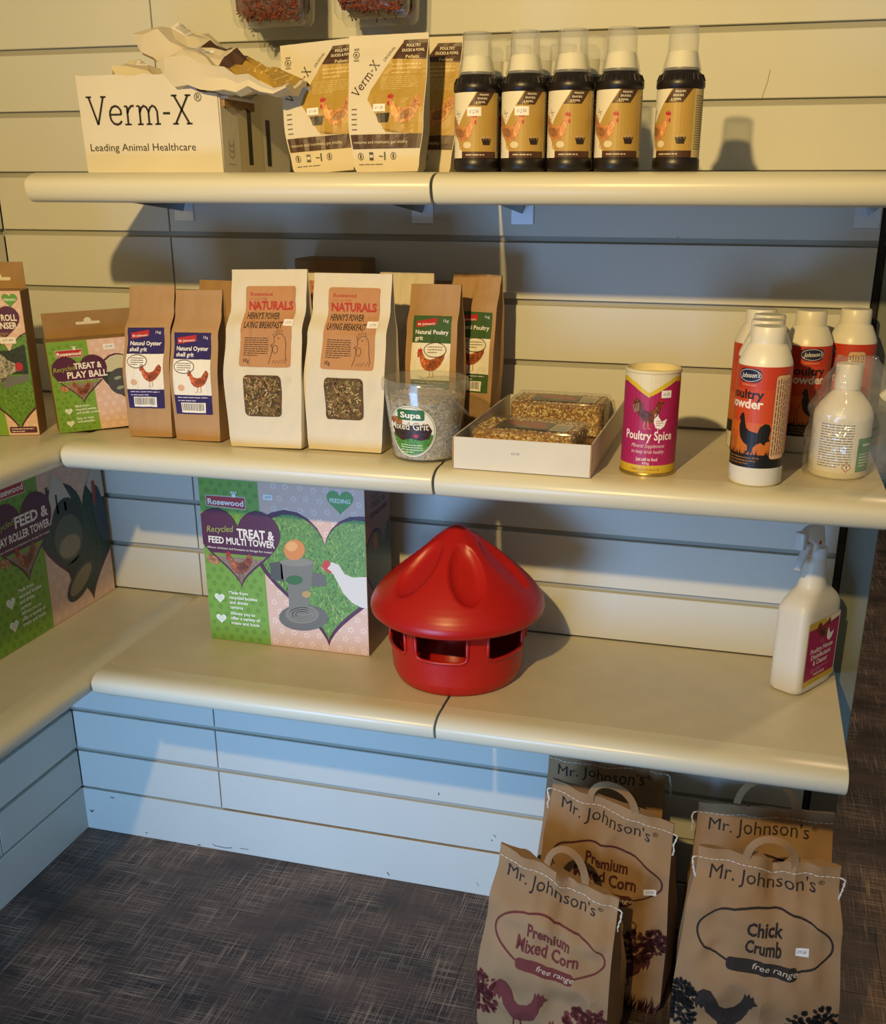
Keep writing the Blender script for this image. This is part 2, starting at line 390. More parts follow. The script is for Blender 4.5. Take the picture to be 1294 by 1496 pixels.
# floor of dark wood-look planks
def floormat():
    m = bpy.data.materials.new('dark_plank_vinyl'); m.use_nodes = True; n = m.node_tree.nodes; l = m.node_tree.links
    b = n['Principled BSDF']; b.inputs['Roughness'].default_value = .48
    tc = n.new('ShaderNodeTexCoord'); geo = n.new('ShaderNodeNewGeometry')
    def nz(scale, st, det=5, rotz=0):
        mp = n.new('ShaderNodeMapping'); mp.inputs['Scale'].default_value = st; mp.inputs['Rotation'].default_value = (0, 0, rotz)
        l.new(geo.outputs['Position'], mp.inputs[0]); t = n.new('ShaderNodeTexNoise'); t.inputs['Scale'].default_value = scale; t.inputs['Detail'].default_value = det
        l.new(mp.outputs[0], t.inputs[0]); return t
    def ramp(t, p0, p1, c0, c1):
        r = n.new('ShaderNodeValToRGB'); r.color_ramp.elements[0].position = p0; r.color_ramp.elements[1].position = p1
        r.color_ramp.elements[0].color = c0; r.color_ramp.elements[1].color = c1; l.new(t.outputs[0], r.inputs[0]); return r
    base = ramp(nz(5, (1, 2.2, 1)), .3, .7, (.020, .013, .010, 1), (.115, .068, .046, 1))
    sx = ramp(nz(9, (1, 50, 1), 4), .53, .68, (0, 0, 0, 1), (1, 1, 1, 1))
    sy = ramp(nz(9, (50, 1, 1), 4, .10), .53, .68, (0, 0, 0, 1), (1, 1, 1, 1))
    patch = ramp(nz(6, (1, 1, 1), 2), .38, .62, (.15, .15, .15, 1), (1, 1, 1, 1))
    mxx = n.new('ShaderNodeMix'); mxx.data_type = 'RGBA'; mxx.blend_type = 'LIGHTEN'; mxx.inputs[0].default_value = 1
    l.new(sx.outputs[0], mxx.inputs[6]); l.new(sy.outputs[0], mxx.inputs[7])
    mul = n.new('ShaderNodeMix'); mul.data_type = 'RGBA'; mul.blend_type = 'MULTIPLY'; mul.inputs[0].default_value = 1
    l.new(mxx.outputs[2], mul.inputs[6]); l.new(patch.outputs[0], mul.inputs[7])
    fin = n.new('ShaderNodeMix'); fin.data_type = 'RGBA'; l.new(mul.outputs[2], fin.inputs[0]); l.new(base.outputs[0], fin.inputs[6]); fin.inputs[7].default_value = (.44, .30, .215, 1)
    l.new(fin.outputs[2], b.inputs['Base Color'])
    bp = n.new('ShaderNodeBump'); bp.inputs['Strength'].default_value = .35; bp.inputs['Distance'].default_value = .001
    l.new(mul.outputs[2], bp.inputs['Height']); l.new(bp.outputs[0], b.inputs['Normal'])
    return m
FLOOR = floormat()
fl = box('floor', (-.1, 3.4, -2.6, 4.3, -.03, -.004), mat('subfloor', '#1b1613', .8)); tag(fl, kind='structure')
PW = .182; PL = 1.22
bm = bmesh.new(); add_box(bm, .0003, PL-.0003, .0003, PW-.0003, -.004, 0, .0005)
pm = bpy.data.meshes.new('plank'); bm.to_mesh(pm); bm.free(); pm.materials.append(FLOOR)
y = -1.4+.03; r_ = 0
while y < 3.9:
    x = 0 - (r_ * .43 % 1) * PL
    x = -PL*((r_*.37) % 1)
    while x < 3.2:
        if x+PL > .0 and x > -PL:
            if x < 0:                                        # first plank in the row is cut at the wall
                bm = bmesh.new(); add_box(bm, .0005, x+PL-.0003, .0003, PW-.0003, -.004, 0, .0005)
                if y < 0 or x+PL > .0: frombm('plank', bm, FLOOR, fl).location = (0, y, 0)
            else: newobj('plank', pm, None, fl).location = (x, y, 0)
        x += PL
    y += PW; r_ += 1
wf = box('wall_far', (-.1, 3.4, 4.3, 4.4, 0, 2.6), mat('far_wall', '#8d8678', .8, var=.1)); tag(wf, kind='structure')

# ------------------------------------------------------------------ shelves
D = .3845
def nose_prof():
    P = [(-.30, .0), (-.352, .0)]
    for i in range(1, 8):
        a = PI/2*i/7; P.append((-.352-.0325*math.sin(a)*1.0, -.0175+.0175*math.cos(a)))
    for i in range(1, 6):
        a = PI/2*i/6; P.append((-.3845+.014*(1-math.cos(a)), -.0175-.0225*math.sin(a)))
    P += [(-.366, -.0405), (-.360, -.0385), (-.360, -.0185), (-.30, -.0185)]
    return P
def shelf(x0, x1, z, label, group):
    t = thing('shelf', label, 'shelf', (0, 0, z), 0, group)
    box('shelf_board', (x0, x1, -.334, -.0015, -.018, 0), SHELF, t, .0006)
    P = [(max(-.3845, p[0]), p[1]) for p in nose_prof() if p[0] <= -.34]
    P = [(-.3345, 0.0002)]+[(a, b+.0002) for a, b in P]+[(-.3345, -.0185)]
    n = len(P); V = []
    for x, ins in ((x0, .0022), (x0+.0022, 0), (x1-.0022, 0), (x1, .0022)):
        cy = sum(p[0] for p in P)/n; cz = -.018
        for a, b in P:
            k = 1-ins/.02 if a < -.35 else 1; V.append((x, a if a > -.35 else cy+(a-cy)*(1-(ins/.05)), cz+(b-cz)*(1-ins/.03)))
    F = []
    for j in range(3):
        for i in range(n): F.append((j*n+i, j*n+(i+1) % n, (j+1)*n+(i+1) % n, (j+1)*n+i))
    F += [tuple(range(n-1, -1, -1)), tuple(3*n+i for i in range(n))]
    autosmooth(mesh('nosing', V, F, NOSE, t), 35)
    return t
Z1, Z2, Z3 = 1.4043, 1.0084, .6098
XL, XJ, XE = .3417, .9507, 1.5625
def shelf_left(z, label):
    t = shelf(.002, 1.30, 0, label, 'side shelves on the left wall')
    t.rotation_euler = (0, 0, PI/2); t.location = (-.0445, -1.302, z)   # front edge ends up at X = .340
    return t
for z, nm in ((Z1, 'top'), (Z2, 'middle'), (Z3, 'lowest')):
    xr = XE
    shelf(XL if z != Z1 else .3417, XJ-.002, z, 'cream bullnose shelf board, left half of the %s back-wall level' % nm, 'back wall shelves')
    shelf(XJ+.002, xr, z, 'cream bullnose shelf board, right half of the %s back-wall level' % nm, 'back wall shelves')
for z, nm in ((Z2, 'holding the hen feeding boxes'), (Z3, 'holding the roller tower box')):
    t = shelf_left(z, 'cream shelf along the left wall %s' % nm)
# rotated shelf: local Y -.3845 (front) -> world X
for o in [o for o in COL.objects if o.get('group') == 'side shelves on the left wall']:
    o.rotation_euler = (0, 0, PI/2); o.location = (-.0445+.0, -1.302, o.location.z)

def bracket(x, z, label):
    t = thing('shelf_bracket', label, 'bracket', (x, 0, z), 0, 'chrome brackets under the top shelf')
    V = [(-.011, -.002, -.0185), (.011, -.002, -.0185), (-.011, -.002, -.062), (.011, -.002, -.062)]
    # V-shaped arm tapering to the front
    A = [(-.014, -.004, -.019), (.014, -.004, -.019), (0, -.004, -.058), (-.014, -.30, -.019), (.014, -.30, -.019), (0, -.30, -.030)]
    mesh('arm', A, [(0, 2, 5, 3), (1, 4, 5, 2), (0, 1, 2), (3, 5, 4), (0, 3, 4, 1)], mat('chrome_painted_dark', '#7d8488', .25, metal=1), t)  # arm chrome darkened in colour to imitate dark reflections
    box('wall_plate', (-.019, .019, -.0035, -.0002, -.075, -.019), PLATE, t, .001)
    return t
bracket(.380, Z1, 'chrome bracket below the top shelf, under the white cardboard box')
bracket(.822, Z1, 'chrome bracket below the top shelf beside the joint of the boards')
bracket(.992, Z1, 'chrome bracket below the top shelf right of the board joint')
bracket(1.522, Z1, 'chrome bracket below the top shelf at its right end')

#OBJECTS

# ------------------------------------------------------------------ top shelf: white pouches, bottles, cardboard box
BR = '#4a2f1c'; GOLD = '#b08c34'
def verm_word(a, x, y, h, col, L, rot=0, wt=.055, ex=1.0):
    """slab-serif word drawn in strokes"""
    c, s_ = math.cos(rot), math.sin(rot)
    def P(pts): return [(x+(px*h*ex)*c-(py*h)*s_, y+(px*h*ex)*s_+(py*h)*c) for px, py in pts]
    def st(pts, k=1): a.line(P(pts), h*wt*2*k, col, L)
    def serif(cx, cy, w_=.13): st([(cx-w_, cy), (cx+w_, cy)], .75)
    st([(.12, 1), (.46, 0)]); st([(.46, 0), (.80, 1)]); serif(.12, 1); serif(.80, 1)
    o = 1.02                                                # e
    st([(o+.05, .36), (o+.56, .36)], .8)
    st([(o+.56, .36), (o+.54, .52), (o+.44, .63), (o+.3, .67), (o+.15, .62), (o+.05, .48), (o+.03, .33), (o+.07, .16), (o+.18, .04), (o+.33, .0), (o+.47, .04), (o+.56, .13)])
    o = 1.75; st([(o+.12, .65), (o+.12, 0)]); serif(o+.12, 0, .15); st([(o-.02, .65), (o+.12, .65)], .75); st([(o+.12, .4), (o+.2, .56), (o+.32, .66), (o+.44, .66)])
    o = 2.32; st([(o+.12, .65), (o+.12, 0)]); serif(o+.12, 0); st([(o-.02, .65), (o+.12, .65)], .75)
    for d in (.12, .52):
        st([(o+d, .42), (o+d+.08, .58), (o+d+.2, .66), (o+d+.32, .6), (o+d+.4, .45), (o+d+.4, 0)]); serif(o+d+.4, 0)
    st([(3.50, .38), (3.82, .38)])
    o = 3.95; st([(o+.1, 1), (o+.72, 0)]); st([(o+.72, 1), (o+.1, 0)])
    for cx in (.1, .72):
        for cy in (0, 1): serif(o+cx, cy)
    return 4.8*h*ex
def bcorp(a, x, y, s, L=3):
    k = '#3a352c'
    a.line(ell(x, y, s*.5, s*.5, 18), s*.1, k, L, True); a.text('B', x, y-s*.25, s*.38, s*.5, k, L, .01, align='c')
    for d in (.78, .95): a.line([(x-s*.45, y+s*d), (x+s*.45, y+s*d)], s*.07, k, L)
    for d in (.78, .95): a.line([(x-s*.45, y-s*d), (x+s*.45, y-s*d)], s*.07, k, L)
def bowl(a, x, y, s, L):
    for i in range(7): a.poly(ell(x+s*(.12+.12*i), y+s*(.52+.1*math.sin(i*2)), s*.12, s*.1, 8), '#b99a6a', L)
    a.poly([(x+.05*s, y+.5*s), (x+.95*s, y+.52*s), (x+.8*s, y), (x+.2*s, y)], '#2e2216', L+1)
def pouch_art(W, H, price=True):
    a = Art(); a.STEP = .00016
    X = lambda u: (u-.5)*W; Y = lambda v: v*H
    a.poly([(X(.26), Y(.53)), (X(.30), Y(.60)), (X(.70), Y(.955)), (X(.99), Y(.955)), (X(.99), Y(.27)), (X(.50), Y(.29))], GOLD, 2)
    a.poly([(X(.56), Y(.82)), (X(.70), Y(.955)), (X(.99), Y(.955)), (X(.99), Y(.81))], BR, 3)
    a.text('POULTRY', X(.73), Y(.905), W*.18, H*.022, '#e9dfc2', 4, .02); a.text('DUCKS & FOWL', X(.68), Y(.87), W*.28, H*.022, '#e9dfc2', 4, .02)
    a.text('Pellets', X(.73), Y(.822), W*.17, H*.024, '#d9c28a', 4, .02)
    a.scribble(X(.56), Y(.78), W*.38, 3, H*.03, '#cdb673', 4, H*.011, 3)
    a.scribble(X(.42), Y(.69), W*.48, 7, H*.0145, '#cdb673', 4, H*.005, 4)
    a.rect(X(.02), Y(.17), X(.99), Y(.275), BR, 4)
    a.text('restores and maintains gut vitality', X(.05), Y(.208), W*.76, H*.024, '#cfc3a3', 5)
    a.hen(X(.50), Y(.280), W*.48, '#c48548', L=5); a.poly([(X(.45), Y(.32)), (X(.75), Y(.285)), (X(.60), Y(.285))], '#8a6a2a', 4)
    bowl(a, X(.37), Y(.36), W*.21, 5)
    verm_word(a, X(.12), Y(.545), H*.062, '#3a3128', 3, rot=.93, wt=.06, ex=1.0)
    a.text('ORIGINAL', X(.47), Y(.80), W*.21, H*.022, '#6b6048', 3, rot=.93)
    bcorp(a, X(.10), Y(.86), W*.075)
    for i in range(5): a.scribble(X(.05), Y(.46-.037*i), W*(.12), 1, .01, '#5a5347', 3, H*.008, i)
    for i in range(4):
        x = X(.12+.165*i)
        if i in (0, 3): a.line(ell(x, Y(.115), W*.04, W*.04, 14), W*.008, '#4a453c', 3, True); a.rect(x-W*.012, Y(.10), x+W*.012, Y(.13), '#4a453c', 3)
        elif i == 1: a.rect(x-W*.03, Y(.085), x+W*.03, Y(.145), '#4a453c', 3); a.rect(x-W*.025, Y(.105), x+W*.025, Y(.125), '#cfc7b4', 4)
        else: a.line([(x-W*.05, Y(.115)), (x+W*.01, Y(.112))], W*.012, '#4a453c', 3); a.rect(x+W*.025, Y(.085), x+W*.045, Y(.145), '#4a453c', 3)
    a.scribble(X(.08), Y(.055), W*.62, 1, .01, '#6d675a', 3, H*.006, 9)
    if price: a.price(X(.34), Y(.44), W*.16, H*.055, '£11.50', L=6)
    return a
def lying_art(W, H):
    a = Art(); a.rect(-W*.49, H*.46, W*.49, H*.56, BR, 2); a.rect(-W*.49, H*.56, W*.49, H*.97, GOLD, 2); a.scribble(-W*.4, H*.9, W*.8, 6, H*.05, '#cdb673', 3, H*.012, 3)
    a.poly([(-W*.49, H*.97), (-W*.49, H*.62), (-W*.2, H*.97)], '#e6dcc6', 3); a.rect(-W*.15, H*.18, W*.22, H*.30, '#efe9e2', 2)
    for i in range(12): a.rect(-W*.12+i*W*.026, H*.2, -W*.112+i*W*.026, H*.27, '#3a352c', 3)
    return a
def white_pouch(name, label, loc, rz, W=.108, H=.172, lean=0, price=True, seed=1, group='white pellet pouches', dep=.034, crk=.0010):
    t = thing(name, label, 'pouch', loc, rz, group)
    t.rotation_euler = (lean, 0, rz)
    if crk > .002: P = [(0, W*.72, .004, 0, 0), (.06, W*.84, dep*.55, 0, 0), (.16, W*.92, dep*1.1, 0, 0), (.45, W*.98, dep*.9, 0, 0), (.8, W*.95, dep*.35, 0, 0), (1, W*.9, .002, 0, 0)]
    else: P = [(0, W*.80, dep*.85, 0, 0), (.05, W*.86, dep, 0, 0), (.35, W*.98, dep*.95, 0, 0), (.8, W*1.02, dep*.35, 0, dep*.15), (.95, W*1.03, .002, 0, dep*.2), (1, W*1.03, .0016, 0, dep*.2)]
    ly = crk > .002
    lo = Loft(H, P, bulge=.002, gus=.18 if ly else 0, cr=crk, crs=26, seed=seed, fy=(lambda u, t: .014*noise.noise(Vector((u*3.5, t*8, seed)))) if ly else None, fz=(lambda u, t: .012*noise.noise(Vector((u*4, t*3, seed+9)))*(1-t)) if ly else None, ang=9 if ly else 48)
    lo.mesh('pouch_body', WPAPER, t, *((7, 11, 2) if ly else (16, 28, 2)))
    a = pouch_art(W, H, price) if crk < .002 else lying_art(W, H); xs, ys = lo.grid(W); a.build('printed_front', lo.artfn(W), t, xs, ys)
    return t
zt = Z1+.0005
white_pouch('pellet_pouch', 'white pellet pouch leaning left, nearest the cardboard box', (.760, -.262, zt), -.02, price=True, seed=1).rotation_euler = (-.05, -.075, .06)
white_pouch('pellet_pouch', 'white pellet pouch standing in front, between two others', (.868, -.302, zt), 0, seed=2, H=.172).rotation_euler = (-.04, -.015, .02)
white_pouch('pellet_pouch', 'shaded white pellet pouch behind, beside the dark bottles', (.885, -.215, zt), 0, seed=3, price=False, H=.178, W=.116).rotation_euler = (-.04, .0, .0)

BOTDARK = mat('dark_brown_plastic', '#1d1610', .38, var=.1, vscale=60)
CAPW = mat('milky_inner_cap', '#efe9d2', .4)
def dark_bottle(label, loc, rz, price=False):
    t = thing('tonic_bottle', label, 'bottle', loc, rz, 'dark tonic bottles with measuring caps')
    r = .0293
    lathe('bottle_body', [(.0, .0), (r-.003, .0), (r, .003), (r, .014), (r-.0012, .0155), (r-.0012, .0945), (r+.0004, .0962), (r+.0004, .102), (r-.001, .105), (.0255, .111), (.0215, .1145), (.0215, .118), (0, .118)], BOTDARK, t, 36)
    bm = bmesh.new()
    for i in range(26):                                     # grip ribs round the shoulder
        a = 2*PI*i/26; tube(bm, [((r-.0002)*math.cos(a), (r-.0002)*math.sin(a), .1035), (.0262*math.cos(a), .0262*math.sin(a), .1105)], .0009, 4)
    frombm('shoulder_ribs', bm, BOTDARK, t)
    lathe('inner_cap', [(.0, .112), (.0208, .112), (.0208, .1175), (.0198, .120), (.0180, .134), (.0165, .1365), (0, .137)], CAPW, t, 28)
    lathe('measuring_cup', [(.0234, .1145), (.0240, .1152), (.0210, .127), (.0186, .136), (.0180, .1625), (.0172, .164), (.0, .164)], CLEAR, t, 32, caps=False)
    a = Art(); a.STEP = .00006; Wd = r*1.95; h0 = .0162; H = .0775; rr = r-.0008
    X = lambda u: (u-.5)*2*Wd*.75; Y = lambda v: v*H
    a.rect(X(-.06), 0, X(1.25), H, '#c9b47a', 1)
    a.rect(X(-.06), 0, X(.9), H, '#b59244', 2)
    a.poly([(X(-.06), 0), (X(.38), 0), (X(.20), Y(.36)), (X(.20), Y(.40)), (X(.56), Y(1)), (X(-.06), Y(1))], '#e3d9bd', 3)
    a.poly([(X(.45), Y(.80)), (X(.58), Y(1)), (X(.86), Y(1)), (X(.72), Y(.80))], BR, 4)
    for i, s_ in enumerate(('POULTRY', 'DUCKS', '& FOWL')): a.text(s_, X(.61-.03*i), Y(.945-.055*i), Wd*.22, .0022, '#e9dfc2', 5, .03)
    a.text('Liquid', X(.53), Y(.815), Wd*.14, .0022, '#c9a860', 5, .02)
    verm_word(a, X(.12), Y(.32), .0068, '#8a8062', 4, rot=1.08, wt=.06)
    a.hen(X(.06), Y(.12), Wd*.80, '#c08048', flip=True, L=4, sp=.4)
    a.poly(ell(X(.42), Y(.2), Wd*.1, .004, 12), '#d9c9a0', 5)
    bowl(a, X(.63), Y(.20), Wd*.27, 5)
    a.rect(X(.33), Y(.0), X(.9), Y(.10), '#4d2c18', 4); a.scribble(X(.40), Y(.05), Wd*.72, 1, .01, '#c9b992', 5, .0014, 2)
    a.scribble(X(.93), Y(.9), Wd*.4, 24, .0026, '#7c6a3c', 4, .0009, 5)
    for i in range(4): a.rect(X(-.02), Y(.1+.04*i), X(.13), Y(.112+.04*i), '#8f8463', 4)
    if price: a.price(X(.42), Y(.64), Wd*.32, .0105, '£17.50', L=6)
    a.build('label', on_cyl(rr, h0), t, xs=frange(X(-.06), X(1.25), 26))
    return t
b0 = None
vb = [(.9985, -.334, .05, 'dark tonic bottle with price sticker, first of the front row beside the white pouches', True),
      (1.0610, -.334, .03, 'dark tonic bottle with price sticker, second of the front row', True),
      (1.1215, -.334, -.02, 'dark tonic bottle without sticker, third of the front row', False),
      (1.1825, -.334, -.06, 'dark tonic bottle without sticker, right end of the front row', False),
      (1.2560, -.325, -.45, 'dark tonic bottle standing alone right of the row', False),
      (1.014, -.262, .1, 'dark tonic bottle in the second row, behind the gap of first and second', False),
      (1.075, -.262, 0, 'dark tonic bottle in the second row, behind the gap of second and third', False),
      (1.137, -.262, .0, 'dark tonic bottle in the second row, behind the gap of third and fourth', False),
      (1.022, -.192, .0, 'dark tonic bottle in the rearmost row on the left, mostly hidden', False),
      (1.084, -.192, .0, 'dark tonic bottle in the rearmost row on the right, mostly hidden', False)]
pa = dark_bottle(vb[0][3], (vb[0][0], vb[0][1], zt), vb[0][2], True)
pb = dark_bottle(vb[2][3], (vb[2][0], vb[2][1], zt), vb[2][2], False)
for i, (x, y, r, l, pr) in enumerate(vb):
    if i in (0, 2): continue
    dup(pa if pr else pb, (x, y, zt), r, l)

# cardboard box with slab lettering and pouches lying in it
t = thing('cardboard_box', 'torn white cardboard box with black lettering, full of pouches', 'box', (.392, -.298, zt))
bx, by, bh = .222, .235, .128
CT = .003
def torn(x0, x1, n, z, amp, seed, y0, y1):
    rd = random.Random(seed); V = []; 
    for i in range(n+1):
        x = x0+(x1-x0)*i/n; V.append((x, z+rd.uniform(-amp, amp)))
    return V
def wallprism(name, outline, y0, y1, m, parent, flip=False):
    n = len(outline); V = [(p[0], y0, p[1]) for p in outline]+[(p[0], y1, p[1]) for p in outline]
    if flip: V = [(v[1], v[0], v[2]) for v in V]
    F = [tuple(range(n)), tuple(range(2*n-1, n-1, -1))]+[(i, n+i, n+(i+1) % n, (i+1) % n) for i in range(n)]
    T = tessellate_polygon([[Vector((p[0], p[1], 0)) for p in outline]])
    F = [f for f in T]+[tuple(n+i for i in f[::-1]) for f in T]+F[2:]
    bm = bmesh.new(); vs = [bm.verts.new(v) for v in V]
    for f in F:
        try: bm.faces.new([vs[i] for i in f])
        except ValueError: pass
    return frombm(name, bm, m, parent)
tp = [(-.004, bh+.004)]+torn(.01, .175, 12, bh+.003, .0016, 3, 0, 0)+[(.182, bh+.001), (.184, bh-.012), (.190, bh-.020), (.2, bh-.022), (bx-.002, bh-.024)]
fr = wallprism('front_panel', [(0, 0), (bx, 0)]+tp[::-1], 0, CT, WCARD, t)
sp = [(0.003, 0), (by, 0), (by, bh-.006), (.14, bh-.012), (.10, bh-.024), (.05, bh-.030), (0.003, bh-.026)]
wallprism('side_panel', sp, bx-CT, bx, WCARD, t, True)
wallprism('side_panel', [(.003, 0), (by, 0), (by, bh), (.003, bh)], 0, CT, WCARD, t, True)
wallprism('rear_panel', [(CT, 0), (bx-CT, 0), (bx-CT, bh-.002), (CT, bh)], by-CT, by, WCARD, t)
box('base', (CT, bx-CT, CT, by-CT, 0, CT), WCARD, t)
bm = bmesh.new()                                            # corrugated torn flap folded outwards on the right
for i in range(16):
    y = .010+i*.0062; add_box(bm, bx-.006, bx+.004, y, y+.0038, bh-.040-.002*math.sin(i), bh-.026+.001*(i % 3))
o = frombm('torn_corrugation', bm, CARD, t)
f2 = box('torn_flap', (bx-.045, bx+.012, .006, .11, bh-.030, bh-.026), WCARD, t, .0008); 
a = Art(); verm_word(a, .010, .0655, .037, '#2c2620', 3, wt=.042, ex=.95)
a.text('®', .184, .094, .012, .012, '#2c2620', 3); a.build('brand_lettering', lambda x, y, n: Vector((x, -n-.0002, y)), t)
a = Art(); a.text('Leading Animal Healthcare', .009, .030, .172, .0105, '#3a332a', 3)
a.build('slogan_lettering', lambda x, y, n: Vector((x, -n-.0002, y)), t)
a = Art()
for yy, h1 in ((.085, .088), (.150, .078)):
    a.rect(yy, .012, yy+.014, h1, '#2b2722', 3); 
    if yy < .1: a.poly([(yy-.010, h1), (yy+.024, h1), (yy+.007, h1+.015)], '#2b2722', 3)
a.rect(.058, .0, .135, bh-.028, '#c9bd9a', 2)
for i in range(3):
    for sx in (-1, 1): a.line([(.03, .02+i*.008), (.03+sx*.008, .024+i*.008), (.03+sx*.006, .030+i*.008)], .0009, '#6a6048', 3)
a.text('ANIMAL HEALTH', .03, .011, .022, .002, '#6a6048', 3, align='c')
a.build('printed_side', lambda x, y, n: Vector((bx+n+.0003, x, y)), t)
# three pouches lying in the box, bottoms up to the left
def lying(label, loc, rot, W, H, seed):
    o = white_pouch('pellet_pouch', label, loc, 0, W=W, H=H, price=False, seed=seed, group='pouches lying in the cardboard box', dep=.036, crk=.0055)
    o.rotation_euler = rot; return o
def aim(o, p_from, p_to, normal):
    z = (Vector(p_to)-Vector(p_from)).normalized(); y = -(Vector(normal)-z*z.dot(Vector(normal))).normalized(); x = y.cross(z)
    m = Matrix((x, y, z)).transposed().to_4x4(); m.translation = Vector(p_from); o.matrix_world = m
o = lying('white pouch lying uppermost across the cardboard box, crumpled bottom towards upper left', (0, 0, 0), (0, 0, 0), .115, .250, 11)
aim(o, (.450, -.190, 1.600), (.672, -.190, 1.520), (-.1, -.10, 1))
o = lying('white pouch lying in front across the cardboard box, pointed end to the right', (0, 0, 0), (0, 0, 0), .085, .215, 12)
aim(o, (.528, -.268, 1.553), (.702, -.290, 1.520), (.0, -.16, 1))
o = lying('white pouch poking out of the left end of the cardboard box', (0, 0, 0), (0, 0, 0), .090, .185, 13)
aim(o, (.410, -.230, 1.548), (.575, -.150, 1.490), (.0, -.1, 1))

# hanging bags of dried treats
RED = mat('dried_treat', '#5b2418', .7, var=.5, vscale=120, bump=.8, bscale=160)
def treat_bag(label, x, y, z0, W, H, seed, rot=0):
    t = thing('treat_bag', label, 'treat bag', (x, y, z0), rot, 'clear bags of dried treats hanging at the top edge')
    P = [(0, W*.90, .003, 0, 0), (.05, W*.98, .012, 0, 0), (.3, W, .028, 0, 0), (.8, W, .012, 0, 0), (1, W, .003, 0, 0)]
    Loft(H, P, bulge=.002, gus=0, cr=.004, crs=30, seed=seed).mesh('film', FILM, t, 12, 22, 2)
    P2 = [(0, W*.7, .006, 0, 0), (.1, W*.88, .011, 0, 0), (.5, W*.90, .018, 0, 0), (1, W*.85, .008, 0, 0)]
    o = Loft(H*.62, P2, bulge=0, gus=0, cr=.0030, crs=90, seed=seed+5).mesh('filling', RED, t, 26, 30, 2); o.location = (0, 0, .012)
    rd = random.Random(seed); bm = bmesh.new()
    for i in range(420):
        px = rd.uniform(-.42, .42)*W; pz = rd.uniform(.008, H*.6); p = Vector((px, -.013+rd.uniform(-.001, .004), pz)); q = Matrix.Rotation(rd.uniform(0, PI), 3, 'Y')
        l, d = rd.uniform(.002, .005), rd.uniform(.0007, .0014)
        vs = [bm.verts.new(p+q@Vector(c)) for c in ((-l, 0, -d), (l, 0, -d), (l, 0, d), (-l, 0, d), (0, -.002, 0))]
        for k in range(4): bm.faces.new((vs[k], vs[(k+1) % 4], vs[4]))
    s_ = frombm('treat_flakes', bm, mat('treat_flake', '#7a3a24', .6, var=.5, vscale=90), t); s_['kind'] = 'stuff'
    box('header_card', (-W*.46, W*.46, -.002, .002, H-.004, H+.05), mat('header_card', '#dcd2ba', .6), t)
    lb = box('label', (-W*.2, W*.22, -.0175, -.0165, H*.22, H*.55), mat('purple_label', '#8c83a8', .5), t)
    return t
for args in (('clear treat bag at the left end of the top edge, rearmost', .592, -.055, 1.624, .130, .20, 21), ('clear bag of red dried treats in the middle of the left peg', .618, -.095, 1.616, .122, .20, 22, .05),
             ('frontmost clear bag of red dried treats on the left peg', .632, -.135, 1.612, .108, .20, 23, -.05),
             ('clear bag of dried treats on the right peg, hanging lower behind', .780, -.075, 1.616, .122, .20, 24), ('clear bag of dried treats on the right peg, in front', .784, -.125, 1.620, .116, .20, 25, .03)): treat_bag(*args)
for x, nm in ((.615, 'left'), (.770, 'right')):
    bm = bmesh.new(); tube(bm, [(x, .0, 1.868), (x, -.17, 1.868), (x, -.18, 1.880)], .003, 8)
    tag(frombm('display_peg', bm, CHROME), 'chrome display peg carrying the %s bunch of treat bags' % nm, 'hook')

# ------------------------------------------------------------------ middle shelf: hen-toy cartons
GRN = '#78a336'; PNK = '#dcb9a4'; MAR = '#541e3a'; LOGO = '#b52a2c'
def flowers(a, x0, y0, x1, y1, col, L, sp=.022, seed=1):
    rd = random.Random(seed); y = y0+sp*.4; r = 0
    while y < y1-.004:
        x = x0+sp*(.4+.5*(r % 2))
        while x < x1-.004:
            px, py = x+rd.uniform(-.002, .002), y+rd.uniform(-.002, .002); k = sp*.14
            for i in range(5): a.poly(ell(px+k*1.2*math.cos(i*1.257), py+k*1.2*math.sin(i*1.257), k*.62, k*.62, 6), col, L)
            x += sp
        y += sp*.8; r += 1
def logo(a, x, y, w, h, L=4):
    a.poly([(x, y), (x+w, y-h*.12), (x+w, y+h), (x, y+h*.95)], '#cfcabc', L); a.poly([(x+h*.06, y+h*.06), (x+w-h*.06, y-h*.04), (x+w-h*.06, y+h*.92), (x+h*.06, y+h*.88)], LOGO, L+1)
    a.text('Rosewood', x+w*.05, y+h*.18, w*.9, h*.5, '#f1ece2', L+2, .03)
    a.poly(ell(x+w*.72, y+h*1.05, h*.2, h*.17, 10), '#f1ece2', L+2)
    for i in (-1, 0, 1): a.poly(ell(x+w*.72+i*h*.2, y+h*1.32, h*.08, h*.1, 8), '#f1ece2', L+2)
def cheart(a, cx, cy, s, col, L): a.poly(heart(cx, cy, s, 40), col, L)
def bullets(a, x, ys, txts, hs, th, lead, tw):
    for y, tx in zip(ys, txts):
        cheart(a, x, y-lead, hs, '#e6eadb', 5)
        for k in (-.35, 0, .3): a.line([(x-hs*.6, y-lead+hs*k), (x+hs*.6, y-lead+hs*(k+.15))], hs*.06, '#a8bf8a', 6)
        for i, s_ in enumerate(tx): a.text(s_, x+hs*1.9, y-lead*i, None, th, '#eef0e2', 5, .02)
BUL = [('Made from', 'recycled bottles', 'and drinks', 'cartons'), ('Allows you to', 'offer a variety of', 'treats and foods')]
